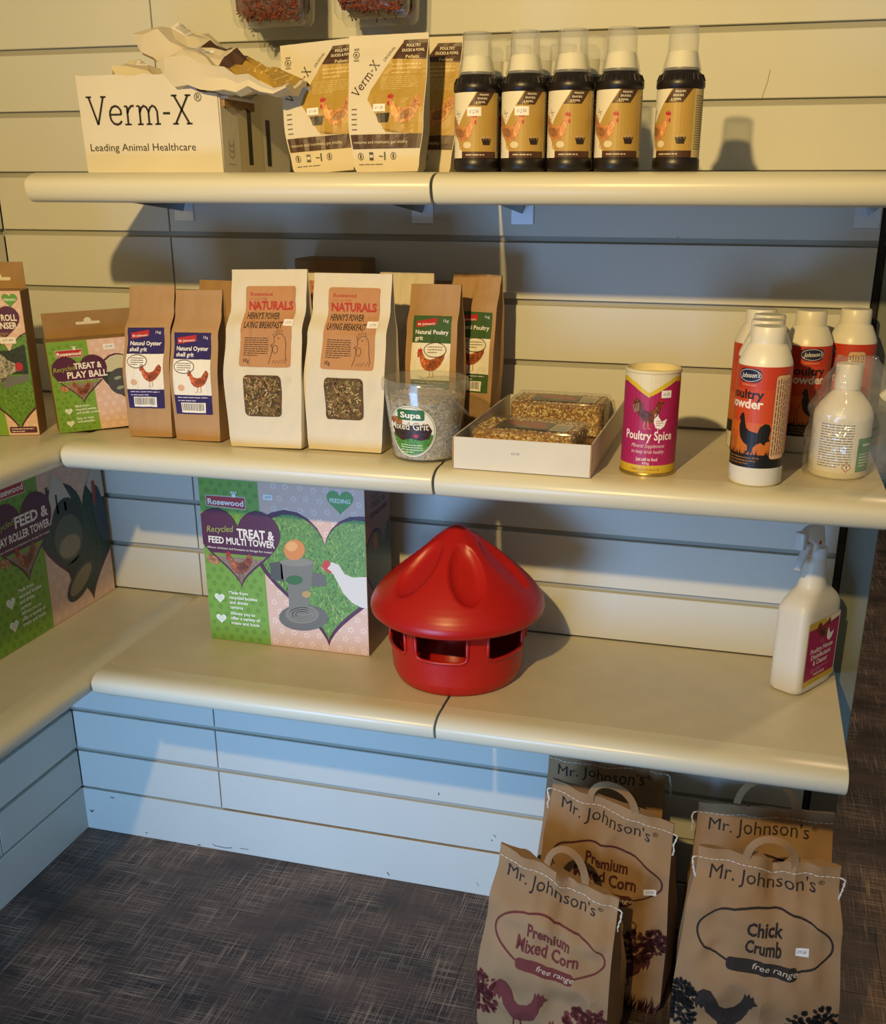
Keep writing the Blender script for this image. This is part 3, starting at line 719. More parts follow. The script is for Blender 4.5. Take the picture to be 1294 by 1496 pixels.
def small_heart(a, cx, cy, s, split, l1, l2, rec, seed=1):
    """maroon heart: title above, a strip with a brown hen below"""
    H_ = heart(cx, cy, s, 44); a.poly(H_, MAR, 11)
    Hi = halfplane(heart(cx, cy, s*.94, 44), split-s*.04); a.poly(Hi, '#7c9a3a', 12); Hi = halfplane(heart(cx, cy, s*.94, 44), split-s*.12); a.poly(Hi, (*lin('#8f7868')[:3], .35), 13)
    f = lambda p: [(x, y) for x, y in p]
    k = s*.70; x0, y0 = cx-s*.36, cy-s*.90
    a.hen(x0, y0, k, '#8e4a26', L=14, sp=.8, legs='#6a4a30')
    a.poly(ell(cx-s*.66, cy-s*.46, s*.17, s*.10, 14, -.4), (*lin('#b07a52')[:3], .7), 14)
    a.text(l1, *rec[0], '#efe6dc', 13, .035); a.text(l2, *rec[1], '#efe6dc', 13, .03)
    a.text('Recycled', *rec[2], '#a9b548', 13, shear=.25, rot=.08)
    a.text('Allows chickens and bantams to forage for treats!', *rec[3], '#e6dccf', 13, .01)
def grass(a, x0, y0, x1, y1, n, cols, L, seed, ln=.012):
    rd = random.Random(seed)
    for i in range(n):
        x, y = rd.uniform(x0, x1), rd.uniform(y0, y1); an = rd.uniform(.5, 2.6); l = ln*rd.uniform(.5, 1.2); c = rd.choice(cols)
        yield (x, y, an, l, c)
def inside(pts, x, y):
    r = False; j = len(pts)-1
    for i in range(len(pts)):
        if (pts[i][1] > y) != (pts[j][1] > y) and x < (pts[j][0]-pts[i][0])*(y-pts[i][1])/(pts[j][1]-pts[i][1])+pts[i][0]: r = not r
        j = i
    return r
def photo_heart(a, cx, cy, s, base, cols, L, seed, n=260, ln=.012, border=.95):
    cheart(a, cx, cy, s, MAR, L); Hi = heart(cx, cy, s*border, 44); a.poly(Hi, (*lin(base)[:3], .5), L+1)
    for x, y, an, l, c in grass(a, cx-s, cy-s, cx+s, cy+s*.75, n, cols, L, seed, ln):
        e = (x+l*math.cos(an), y+l*math.sin(an))
        if inside(Hi, x, y) and inside(Hi, *e):
            a.tri([(x-l*.06, y), (x+l*.06, y), e], [(0, 1, 2)], lin(c), L+2)
    return Hi
def carton(name, label, loc, rz, W, H, Dp, side_col=CARD, group=None, art=None, flap=None, cat='box'):
    t = thing(name, label, cat, loc, rz, group)
    box('carton_body', (0, W, 0, Dp, 0, H), side_col, t, .0008)
    if art: art.build('printed_front', lambda x, y, n: Vector((x, -n-.0003, y)), t, clip=(.0004, .0004, W-.0004, H-.0004))
    return t
# multi tower carton on the lowest shelf
W, H = .307, .335
a = Art(); a.rect(0, 0, W, H, PNK, 1); a.poly([(0, 0), (.119, 0), (.112, H), (0, H)], GRN, 2)
flowers(a, .12, .0, W, H, '#e9d3c6', 2, .024, 3); flowers(a, 0, 0, .112, H, '#57822a', 3, .018, 4)
logo(a, .012, .254, .076, .021)
q = lambda px, y: (.149+(px-409)*.00125-(y-765)*.0001, .233-(y-765)*.00128+(px-409)*.00012)
photo_heart(a, .232, .156, .137, '#64903a', ['#76a03c', '#94b850', '#4a7426', '#a9c465', '#3a5c22', '#b9c878'], 3, 8, 1500, .013, .925)
a.poly([q(449+38*math.cos(k/3), 903+20*math.sin(k/3)) for k in range(19)], '#6a665c', 6)      # dish
a.poly([q(447+26*math.cos(k/3), 898+14*math.sin(k/3)) for k in range(19)], '#85806f', 7)
for k in range(3): a.line([q(447+(20-5*k)*math.cos(j/3), 898+(10.5-3*k)*math.sin(j/3)) for j in range(19)], .0009, '#5c584e', 8)
a.poly([q(*p) for p in ((412, 818), (462, 822), (459, 850), (456, 896), (432, 904), (427, 890), (424, 850), (414, 845))], '#7d786a', 8)
a.poly([q(*p) for p in ((396, 822), (414, 820), (418, 850), (398, 845))], '#55524a', 8); a.poly([q(*p) for p in ((461, 835), (481, 840), (482, 856), (460, 856))], '#6b675c', 8)
a.poly([q(437+25.5*math.cos(k/3), 821+6*math.sin(k/3)) for k in range(19)], '#8d8878', 9); a.poly([q(434+13*math.cos(k/3), 847+7*math.sin(k/3)) for k in range(19)], '#3c6a2c', 9)
a.poly([q(453+7*math.cos(k/3), 868+5*math.sin(k/3)) for k in range(19)], '#b79a55', 9)
a.poly([q(433+16*math.cos(k/3), 803+15*math.sin(k/3)) for k in range(19)], '#d98a3c', 10); a.poly([q(429+9*math.cos(k/3), 798+7*math.sin(k/3)) for k in range(19)], '#e8ad62', 11)
a.poly([q(*p) for p in ((473, 829), (480, 824), (490, 821), (500, 825), (509, 838), (521, 843), (545, 842), (545, 888), (536, 887), (522, 880), (508, 866), (499, 850), (492, 838), (484, 835))], '#dcd8d0', 7)
a.poly([q(*p) for p in ((474, 828), (478, 819), (484, 818), (488, 824), (483, 830), (491, 836), (487, 837), (480, 833))], '#c63c2e', 9)
small_heart(a, .070, .192, .0800, .172, 'TREAT &', 'FEED MULTI TOWER', [(.068, .201, .071, .0165), (.012, .187, .127, .0125), (.010, .206, .050, .012), (.008, .1765, .125, .004)])
bullets(a, .024, (.092, .052), BUL, .010, .0062, .0094, .07)
cheart(a, .263, .281, .024, '#5d9a35', 4); a.text('FEEDING', .263, .278, .037, .0075, '#eef0e2', 5, .02, align='c')
a.price(.122, .273, .018, .010, '£29.99')
mt = carton('feeder_carton', 'large green and pink hen feeder carton standing left of the red feeder', (.466, -.187, Z3+.0005), 0.0, W, H, .128, CARD, None, a)
a = Art(); a.rect(0, 0, .127, H, '#8f6f5c', 1); cheart(a, .09, .15, .10, MAR, 2); cheart(a, .09, .15, .092, (*lin('#55603c')[:3], .7), 3)
a.text('TREAT &', .03, .262, .07, .011, '#4a1f33', 3, .02); a.text('FEED MULTI TOWER', .025, .246, .085, .010, '#4a1f33', 3, .02)
a.poly(ell(.045, .20, .012, .016, 14), '#9a6a3c', 5); a.text('Recycled', .03, .278, .05, .009, '#4a1f33', 3)
a.build('printed_side', lambda x, y, n: Vector((W+n+.0003, x, y)), mt, clip=(.0004, .0004, .1276, H-.0004))
# roller tower carton on the side shelf
W, H = .39, .335; bx0 = -.402
a = Art(); a.rect(0, 0, W, H, PNK, 1); gx = .190; a.poly([(0, 0), (gx-.006, 0), (gx+.003, H), (0, H)], GRN, 2)
flowers(a, gx, 0, W, H, '#e6cfc4', 2, .026, 3); flowers(a, 0, 0, gx-.01, H, '#57822a', 3, .02, 4)
logo(a, .070, .272, .088, .024)
hh = photo_heart(a, .316, .155, .142, '#243f30', ['#2f5538', '#1c3326', '#41663f', '#4f7350'], 3, 9, 700, .014)
a.poly([(.20, .19), (.235, .285), (.262, .262), (.285, .222), (.29, .20)], '#c9c3b8', 6)
for i in range(3): a.rect(.213+.024*i, .205, .219+.024*i, .262-.02*i, '#2a3a34', 7)
a.poly([(.335, .235), (.36, .27), (.385, .29), (.39, .20), (.36, .20)], '#c9c3b8', 6)
a.poly([(x, y) for x, y in ell(.262, .165, .05, .065, 24)], '#2c3230', 7); a.poly(ell(.262, .152, .043, .045, 24), '#4d5a4a', 8); a.poly(ell(.262, .135, .033, .022, 18), '#8f8468', 9)
a.poly([(.245, .10), (.29, .11), (.285, .04), (.262, .03)], '#1d2422', 7); a.poly(ell(.282, .058, .052, .026, 24, .5), '#39403a', 8); a.poly(ell(.282, .060, .042, .017, 24, .5), '#8a7c5c', 9)
a.poly([(.345, .19), (.352, .225), (.360, .232), (.372, .222), (.39, .17), (.39, .10), (.372, .11), (.355, .14)], '#3a4854', 7); a.poly([(.350, .20), (.352, .24), (.362, .238), (.36, .21), (.354, .185)], '#a8452c', 9)
small_heart(a, .135, .20, .086, .176, 'FEED &', 'PLAY ROLLER TOWER', [(.117, .214, .094, .020), (.058, .192, .153, .015), (.055, .218, .058, .012), (.058, .180, .15, .0045)])
bullets(a, .078, (.098, .055), BUL, .012, .0072, .0108, .08)
cheart(a, .345, .312, .022, '#5d9a35', 4)
t = thing('feeder_carton', 'large green and pink roller tower carton on the side shelf in the corner', 'box', (.155, bx0, Z3+.0005), PI/2)
box('carton_body', (0, W, 0, .11, 0, H), CARD, t, .0008)
a.build('printed_front', lambda x, y, n: Vector((x, -n-.0003, y)), t, clip=(.0004, .0004, W-.0004, H-.0004))
# play ball carton with kraft hanger
W, H = .145, .146
a = Art(); a.rect(0, 0, W, H, PNK, 1); a.poly([(0, 0), (.065, 0), (.062, H), (0, H)], GRN, 2)
flowers(a, .065, 0, W, H, '#e9d3c6', 2, .014, 5); flowers(a, 0, 0, .062, H, '#57822a', 3, .011, 6)
logo(a, .012, .121, .041, .0115)
photo_heart(a, .131, .080, .055, '#2c4424', ['#3d5d30', '#22371e', '#6f8f52'], 3, 4, 200, .007); a.poly(halfplane(heart(.131, .080, .052, 40), .092, False), '#c9c4a0', 6)
a.poly(ell(.108, .075, .022, .022, 24), '#4b4a4a', 7)
for dx, dy in ((-.006, .006), (.008, .008), (-.004, -.010), (.010, -.006)): a.poly(ell(.108+dx, .075+dy, .006, .0028, 12, .2), '#8fa083', 8)
small_heart(a, .045, .0905, .0425, .083, 'TREAT &', 'PLAY BALL', [(.037, .101, .043, .0095), (.025, .087, .062, .0105), (.005, .098, .033, .0075), (.010, .0815, .068, .0026)])
bullets(a, .019, (.040, .020), [('Made from', 'recycled bottles', 'and drinks cartons'), ('Easy to clean', 'and assemble')], .0058, .0036, .0055, .04)
a.price(.086, .128, .018, .009, '£5.49')
t = carton('ball_carton', 'small green and pink play ball carton with kraft hanger, left of the oyster grit bags', (.2985, -.319, Z2+.0005), math.radians(40), W, H, .045, CARD, None, a)
t.rotation_euler = (0, -.03, math.radians(40))
P = [(0, H+.001), (W, H+.001), (W-.006, H+.046), (.006, H+.046)]
hang = wallprism('hanger_flap', [(.003, H), (W-.003, H), (W-.003, H+.040), (W*.5+.022, H+.040), (W*.5+.022, H+.039), (W-.004, H+.039), (W-.004, H+.012), (W*.5+.0005, H+.012), (W*.5+.0005, H+.018), (.5*W+.014, H+.018), (.5*W+.014, H+.0225), (.5*W+.004, H+.0225), (.5*W+.004, H+.026), (W*.5-.004, H+.026), (.5*W-.004, H+.0225), (.5*W-.014, H+.0225), (.5*W-.014, H+.018), (W*.5-.0005, H+.018), (W*.5-.0005, H+.012), (.004, H+.012), (.004, H+.040), (W*.5-.022, H+.040), (W*.5-.022, H+.044), (W*.5+.022, H+.044), (W*.5+.022, H+.0401), (.003, H+.0401)][:3]+[(.003, H+.040)], .043, .0445, CARD, t)
a = Art(); c_ = '#d9d2b4'; a.rrect(.5*W-.019, H+.019, .5*W+.019, H+.0235, .002, c_, 1); a.poly(ell(.5*W, H+.0245, .006, .0055, 16), c_, 2); a.build('hanger_slot', lambda x, y, n: Vector((x, .0428-n, y)), t)
# dispenser carton at the left edge of the picture
W, H = .16, .226
a = Art(); a.rect(0, 0, W, H, PNK, 1); a.poly([(0, 0), (W-.047, 0), (W-.052, .07), (0, .07)], GRN, 2); flowers(a, W-.047, 0, W, H, '#e9d3c6', 2, .014, 5)
R_ = lambda r, z: (W-r, z)
photo_heart(a, W-.028, .100, .090, '#5d8a2c', ['#6f9a35', '#86ad48', '#4c7424'], 3, 14, 420, .009, .95)
a.poly([(0, .098), (W-.004, .098), (W-.004, .145), (W-.028, .135), (0, .135)], (*lin('#27321f')[:3], .6), 6)
a.poly([(x, y) for x, y in ((.055, .09), (.095, .080), (.118, .088), (.132, .100), (.142, .104), (.140, .114), (.128, .120), (.116, .132), (.095, .139), (.055, .142))], (*lin('#9a968a')[:3], 1.0), 7)
a.poly(ell(.143, .110, .006, .007, 12), '#b5262a', 8); a.poly([(W-.045, .075), (W-.005, .088), (W-.005, .098), (W-.048, .092)], '#6c6f72', 7)
H2 = heart(.120, .178, .034, 36); a.poly(H2, MAR, 8); a.poly(halfplane(heart(.120, .178, .031, 36), .163), (*lin('#8f6a4a')[:3], .9), 9)
a.text('& ROLL', .117, .181, .033, .0098, '#efe6dc', 10, .03); a.text('DISPENSER', .097, .169, .052, .0098, '#efe6dc', 10, .03)
cheart(a, .143, .213, .0115, '#5d9a35', 9); a.text('FEEDING', .143, .211, .018, .0034, '#eef0e2', 10, .02, align='c')
a.price(.120, .146, .024, .010, '£7.49', L=11)
a.rrect(.115, .004, .157, .014, .002, MAR, 4); a.scribble(.118, .0105, .034, 2, .004, '#e6dccf', 5, .0013)
for i in range(7): a.scribble(.07, .055-.0065*i, .036, 1, .01, '#eef0e2', 4, .0026, i)
a.build
t = carton('dispenser_carton', 'pink and green roll dispenser carton cut by the left edge of the photo', (.272-.148, -.335-.060, Z2+.0005), math.radians(22), W, H, .05, CARD, None, a)
box('hanger_flap', (.002, W-.003, .046, .0475, H, H+.040), CARD, t)
a = Art(); a.rrect(.5*W+.018, H+.012, .5*W+.056, H+.017, .002, c_, 1); a.poly(ell(.5*W+.037, H+.018, .006, .0055, 16), c_, 2); a.build('hanger_slot', lambda x, y, n: Vector((x, .0458-n, y)), t)

# ------------------------------------------------------------------ middle shelf: paper bags
def paper_bag(name, label, loc, rz, W, H, dep, m, seed, art=None, group=None, lean=0, roll=0, top=.0035, neck=.72, xs=0, cr=.0014, cat='bag', nx=16, nz=30):
    t = thing(name, label, cat, loc, rz, group); t.rotation_euler = (lean, roll, rz)
    P = [(0, W*.94, dep, 0, 0), (.06, W*.97, dep*1.0, 0, 0), (neck*.6, W*1.03, dep*1.06, xs*.4, 0), (neck, W*1.0, dep*.80, xs*.8, .004), (neck+.14, W*.99, dep*.30, xs, dep*.12), (1, W*.99, top, xs, dep*.14)]
    lo = Loft(H, P, bulge=.0035, gus=.28, cr=cr, crs=24, seed=seed, vf=.0022); lo.mesh('bag_body', m, t, nx, nz, 4)
    if art:
        g = lo.grid(W); art.build('label', lo.artfn(W), t, *g, m=printmat('ink_on_paper', .85))
    return t, lo
def grit_label(W, H, x0, y0, w, h, col, title, oyster=True, dim=1):
    a = Art(); a.STEP = .00016
    X = lambda u: x0-w/2+u*w; Y = lambda v: y0+v*h
    a.rect(X(0), Y(0), X(1), Y(1), '#e9e2d2', 1); a.rect(X(0), Y(.68), X(1), Y(1), col, 2); a.rect(X(0), Y(0), X(1), Y(.24), col, 2)
    a.poly([(X(.10), Y(.86)), (X(.62), Y(.90)), (X(.62), Y(.975)), (X(.10), Y(.935))], LOGO, 3); a.text('Mr Johnson\'s', X(.14), Y(.885), w*.44, h*.028, '#ecdccc', 4, .02, rot=.06)
    a.text(title[0], X(.08), Y(.785), w*.86, h*.052, '#f2ede2', 3, .02); a.text(title[1], X(.08), Y(.712), None, h*.052, '#f2ede2', 3, .02); a.text('1kg', X(.80), Y(.93), w*.13, h*.035, '#e8e2f0', 3)
    if oyster:
        a.hen(X(.38), Y(.27), w*.60, '#a8502c', L=3, flip=False, sp=.7); a.line(ell(X(.32), Y(.59), w*.27, h*.080, 26), w*.018, '#3a3430', 5, True); a.poly(ell(X(.32), Y(.59), w*.265, h*.077, 26), '#efe9dc', 4)
        a.scribble(X(.13), Y(.63), w*.38, 4, h*.026, '#5a544c', 6, h*.009, 3); a.poly(ell(X(.22), Y(.33), w*.09, h*.04, 12), '#d8a98a', 3)
    else:
        a.hen(X(.14), Y(.26), w*.76, '#a5572e', L=3, sp=.8); a.poly(ell(X(.62), Y(.60), w*.28, h*.085, 26), '#e9e2cc', 6); a.line(ell(X(.62), Y(.60), w*.28, h*.085, 26), w*.018, '#3a3430', 7, True)
        a.scribble(X(.43), Y(.635), w*.38, 3, h*.032, '#5a544c', 8, h*.009, 3)
    a.scribble(X(.10), Y(.21), w*.8, 2, h*.04, '#cfc6e0', 3, h*.010, 5)
    a.rect(X(.17), Y(.02), X(.82), Y(.145), '#efe9dc', 3)
    rd = random.Random(2); x = X(.20)
    while x < X(.78): d = rd.uniform(.004, .02)*w; a.rect(x, Y(.045), x+d, Y(.135), '#2c2824', 4); x += d+rd.uniform(.008, .022)*w
    return a
NAVY = '#2d2058'
W, H = .080, .232
paper_bag('grit_bag', 'kraft oyster grit bag with navy label, next to the play ball carton', (.456, -.276, Z2+.0005), 0, W, H, .056, KRAFT, 1, grit_label(W, H, -.002, .046, .063, .124, NAVY, ('Natural Oyster', 'shell grit')), 'oyster shell grit bags', -.05, -.035, neck=.70, xs=.008)
paper_bag('grit_bag', 'kraft oyster grit bag with navy label, touching the white herb bag', (.5425, -.281, Z2+.0005), 0, W, H*.985, .056, KRAFT, 2, grit_label(W, H, -.002, .042, .063, .124, NAVY, ('Natural Oyster', 'shell grit')), 'oyster shell grit bags', -.05, -.02, neck=.70, xs=.002)
paper_bag('grit_bag', 'kraft bag in the back row behind the second oyster grit bag', (.480, -.100, Z2+.0005), -.1, W, .228, .05, KRAFT, 3, None, 'oyster shell grit bags', -.05, 0)
def nat_label(W, H, window=True):
    a = Art(); a.STEP = .00016; w, h = .082, .116; x0, y0 = -.036, .122
    X = lambda u: x0+u*w; Y = lambda v: y0+v*h
    a.rrect(X(0), Y(0), X(1), Y(1), .004, '#b98659', 2)
    R3 = '#b23a30'; K3 = '#2e2a28'
    a.text('Rosewood', X(.10), Y(.88), w*.44, h*.048, R3, 3, .02); a.text("It's a pet thing", X(.10), Y(.835), w*.34, h*.022, R3, 3)
    a.text('NATURALS', X(.07), Y(.71), w*.88, h*.105, R3, 3, .045); a.text("HENNY'S POWER", X(.07), Y(.595), w*.66, h*.080, K3, 3, .02); a.text('LAYING BREAKFAST', X(.05), Y(.485), w*.76, h*.080, K3, 3, .02)
    a.scribble(X(.08), Y(.36), w*.48, 9, h*.027, '#4a3a2c', 3, h*.011, 6); a.text('1Kg', X(.08), Y(.055), w*.11, h*.05, K3, 3, .02)
    kk = lambda p: [(X(.60+.36*u), Y(.04+.40*v)) for u, v in p]
    a.line(kk([(.0, 0), (.12, .3), (.16, .45), (.12, .58), (.24, .68), (.22, .82), (.42, .95), (.62, .93), (.78, .80), (.84, .6), (.84, .35), (.92, .1)]), w*.011, K3, 3)
    a.line(kk([(.24, .84), (.16, .94), (.28, .92), (.26, 1.02), (.38, .98), (.42, 1.08), (.5, 1.0), (.62, 1.06), (.62, .95)]), w*.011, K3, 3)
    a.line(kk([(.13, .62), (.02, .56), (.14, .55)]), w*.011, K3, 3); a.line(kk(ell(.30, .46, .13, .13, 14)), w*.010, K3, 3, True); a.poly(kk(ell(.45, .80, .03, .025, 8)), K3, 3)
    a.line(kk([(.2, .02), (.28, .12), (.36, .02), (.44, .12), (.5, .02), (.6, .14), (.68, .02), (.8, .16), (.88, .02)]), w*.010, K3, 3)
    a.rect(X(.82), Y(.515), X(1.02), Y(.595), '#efe9e2', 5); a.text('£7.99', X(.86), Y(.54), w*.12, h*.03, '#9a959a', 6)
    return a
def herb_window(lo, W, t, seed):
    a = Art(); a.STEP = .00016
    a.rrect(-.029, .048, .032, .110, .007, '#5a4428', 1); rd = random.Random(seed)
    cols = ['#7a5f38', '#9a7c4c', '#4a3620', '#6b5a30', '#b09460', '#3a2a1a', '#856a3c', '#cfb888', '#6e6a38', '#8c5a34']
    for i in range(520):
        x, y = rd.uniform(-.025, .028), rd.uniform(.052, .106); an = rd.uniform(0, PI); l = rd.uniform(.0015, .0042); d = rd.uniform(.0003, .0009); c, s_ = math.cos(an), math.sin(an)
        a.tri([(x-c*l-s_*d, y-s_*l+c*d), (x-c*l+s_*d, y-s_*l-c*d), (x+c*l+s_*d, y+s_*l-c*d), (x+c*l-s_*d, y+s_*l+c*d)], [(0, 1, 2, 3)], lin(rd.choice(cols)), 2+(i % 5))
    g = lo.grid(W); return a.build('window', lo.artfn(W), t, *g, m=printmat('ink_on_paper', .85))
W, H = .124, .262
for i, (x, y, rx, ry, l, wd) in enumerate(((.6655, -.2900, -.055, -.025, 'white laying breakfast bag with herb window, beside the oyster grit bags', 1), (.790, -.2780, -.05, -.005, 'white laying breakfast bag with herb window, behind the grit tub', 1),
        (.708, -.170, -.05, .0, 'white laying breakfast bag in the back row, seen between the two front ones', 0), (.822, -.118, -.04, .0, 'white paper bag in the back row, right of the second front bag', 0))):
    t, lo = paper_bag('feed_bag', l, (x, y, Z2+.0005), .0, W if wd else (.112 if i == 2 else .092), H*(.985 if i else 1)*(1 if wd else .965), .068, WPAPER, 10+i, nat_label(W, H) if wd or i == 2 else None, 'laying breakfast bags', rx, ry, neck=.66, xs=.003, cr=.0030)
    if wd: herb_window(lo, W, t, i)
box_ = thing('kraft_carton', 'plain kraft carton standing against the wall behind the white herb bags', 'box', (.622, -.082, Z2+.0005))
box('carton_body', (0, .118, 0, .07, 0, .2645), CARD, box_, .001); box('top_flap', (.001, .117, .0, .069, .2645, .2660), CARD, box_, .0004)
GD = '#3f5c2c'
W, H = .082, .238
paper_bag('grit_bag', 'kraft poultry grit bag with green label, directly behind the grit tub', (.896, -.184, Z2+.0005), -.04, W, H, .05, KRAFT, 31, grit_label(W, H, .001, .066, .062, .126, GD, ('Natural Poultry', 'grit'), False), 'poultry grit bags', -.04, -.01, neck=.74, cr=.0022)
paper_bag('grit_bag', 'shaded kraft poultry grit bag behind the first, nearest the seed block tray', (.934, -.1020, Z2+.0005), -.10, W, H*1.045, .05, KRAFT, 32, grit_label(W, H, .004, .066, .062, .126, GD, ('Natural Poultry', 'grit'), False), 'poultry grit bags', -.03, .02, neck=.78, cr=.002)
paper_bag('grit_bag', 'kraft bag against the wall, its top showing behind the poultry grit bag', (.838, -.040, Z2+.0005), -.05, W, .232, .045, KRAFT, 33, None, 'poultry grit bags', -.03, 0)

# ------------------------------------------------------------------ middle shelf: grit tub
t = thing('grit_tub', 'clear round tub of mixed grit with a green oval label', 'tub', (.915, -.300, Z2+.0005))
lathe('tub_wall', [(.0, .0), (.047, .0), (.0495, .003), (.060, .100), (.060, .1015), (.0645, .1015), (.0648, .107), (.0640, .116), (.0625, .1175), (.0600, .1175), (.0600, .112), (.0590, .100), (.0485, .004), (0, .004)], TUBC, t, 56, caps=False)
GRIT = mat('grit', '#c2b6a2', .9, var=.45, vscale=160, bump=1, bscale=260)
lathe('grit_fill', [(0, .0045), (.0475, .0045), (.0570, .088), (.050, .091), (.02, .094), (0, .095)], GRIT, t, 48)
rd = random.Random(5); a_ = bmesh.new(); cl = a_.loops.layers.float_color.new('Col')
for i in range(2300):
    if i < 1950: z = rd.uniform(.006, .090); th = rd.uniform(-PI*.85, PI*.45); r = .0478+(z-.0045)*.1138-.0008
    else: th = rd.uniform(0, 2*PI); rr = math.sqrt(rd.random())*.054; z = .0935-rr*.05; r = rr
    p = Vector((r*math.sin(th), -r*math.cos(th), z)); k = rd.uniform(.0010, .0023); g = rd.choice(['#b5ab9c', '#8f867a', '#d0c8ba', '#70695f', '#a89a86', '#c9bda8'])
    q_ = Matrix.Rotation(rd.uniform(0, 6), 3, 'Z')@Matrix.Rotation(rd.uniform(0, 6), 3, 'X')
    vs = [a_.verts.new(p+q_@Vector(c)*k*rd.uniform(.7, 1.2)) for c in ((1, 0, 0), (-1, .2, 0), (0, 1, 0), (0, -1, .1), (0, 0, .8), (0, 0, -.8))]
    for f in ((0, 2, 4), (2, 1, 4), (1, 3, 4), (3, 0, 4), (2, 0, 5), (1, 2, 5), (3, 1, 5), (0, 3, 5)):
        fc = a_.faces.new([vs[j] for j in f])
        for lp in fc.loops: lp[cl] = lin(g)
me = bpy.data.meshes.new('grit_grains'); a_.to_mesh(me); a_.free(); o = newobj('grit_grains', me, printmat('grain_print', .8), t); o['kind'] = 'stuff'
bm = bmesh.new(); tube(bm, [(.0655*math.cos(k), .0655*math.sin(k)*1.0, .108-.050*math.sin((k+.9)*PI/2.9)) for k in frange(-.9, 2.0, 18)], .0016, 6)
frombm('handle', bm, TUBC, t)
a = Art(); a.STEP = .0001; rx, ry = .0375, .038; cx, cy = -.006, .047
a.poly(ell(0, 0, rx, ry, 40), '#e8e4d4', 1); a.line(ell(0, 0, rx*.95, ry*.95, 40), .0007, '#5a6a4a', 2, True)
a.poly(halfplane(ell(0, 0, rx*.92, ry*.92, 40), -.004), (*lin('#4f8a35')[:3], .6), 2)
a.poly([(-.032, .003), (-.024, .012), (-.010, .009), (.012, .010), (.026, .012), (.032, .002), (.028, -.010), (.015, -.013), (0, -.010), (-.016, -.014), (-.029, -.008)], (*lin('#3a261c')[:3], .7), 3)
a.poly(ell(.008, -.006, .004, .003, 10), '#b3302a', 5); a.poly(ell(-.024, .014, .012, .007, 14), (*lin('#a0623a')[:3], .8), 3)
a.rrect(-.020, .017, .021, .0325, .003, '#2f6a34', 4); a.text('Supa', -.015, .0205, .031, .0085, '#f0efe2', 5, .03)
a.text('Mixed Grit', -.034, .003, .061, .0105, '#3a241a', 7, .06); a.text('Mixed Grit', -.034, .003, .061, .0105, '#e9dfc9', 8, .012)
a.scribble(-.018, -.020, .036, 4, .0036, '#dfe8d0', 5, .0011, 4)
slope = (.060-.0495)/.097
a.build('label', lambda x, y, n: (lambda r: Vector(((r+n)*math.sin((x+cx)/.055-.0), -(r+n)*math.cos((x+cx)/.055-.0), cy+y)))(.0495+(cy+y-.003)*slope+.0004), t, xs=frange(-.04, .04, 20))

# ------------------------------------------------------------------ middle shelf: tray of seed blocks
t = thing('display_tray', 'shallow white card tray holding two seed blocks', 'tray', (.974, -.362, Z2+.0005)); TW, TD, TH = .199, .345, .046
t.rotation_euler = (0, 0, -.012)
box('front_panel', (0, TW, 0, .0022, 0, TH), WCARD, t, .0004); box('rear_panel', (0, TW, TD-.0022, TD, 0, TH), WCARD, t, .0004)
box('side_panel', (0, .0022, .0022, TD-.0022, 0, TH), WCARD, t, .0004); box('side_panel', (TW-.0022, TW, .0022, TD-.0022, 0, TH), WCARD, t, .0004)
box('base', (.0022, TW-.0022, .0022, TD-.0022, 0, .002), CARD, t)
a = Art(); a.text('£3.25', TW*.43, TH*.55, .012, .0032, '#5a5560', 1); a.build('price_print', lambda x, y, n: Vector((x, -n-.0002, y)), t)
for i in (0, 1): box('corner_fold', (i*(TW-.001)-.0006, i*(TW-.001)+.0016, -.0006, .0028, .001, TH+.0003), CARD, t)
SEEDB = mat('seed_core', '#8f6a38', .8, var=.4, vscale=150, bump=1, bscale=200)
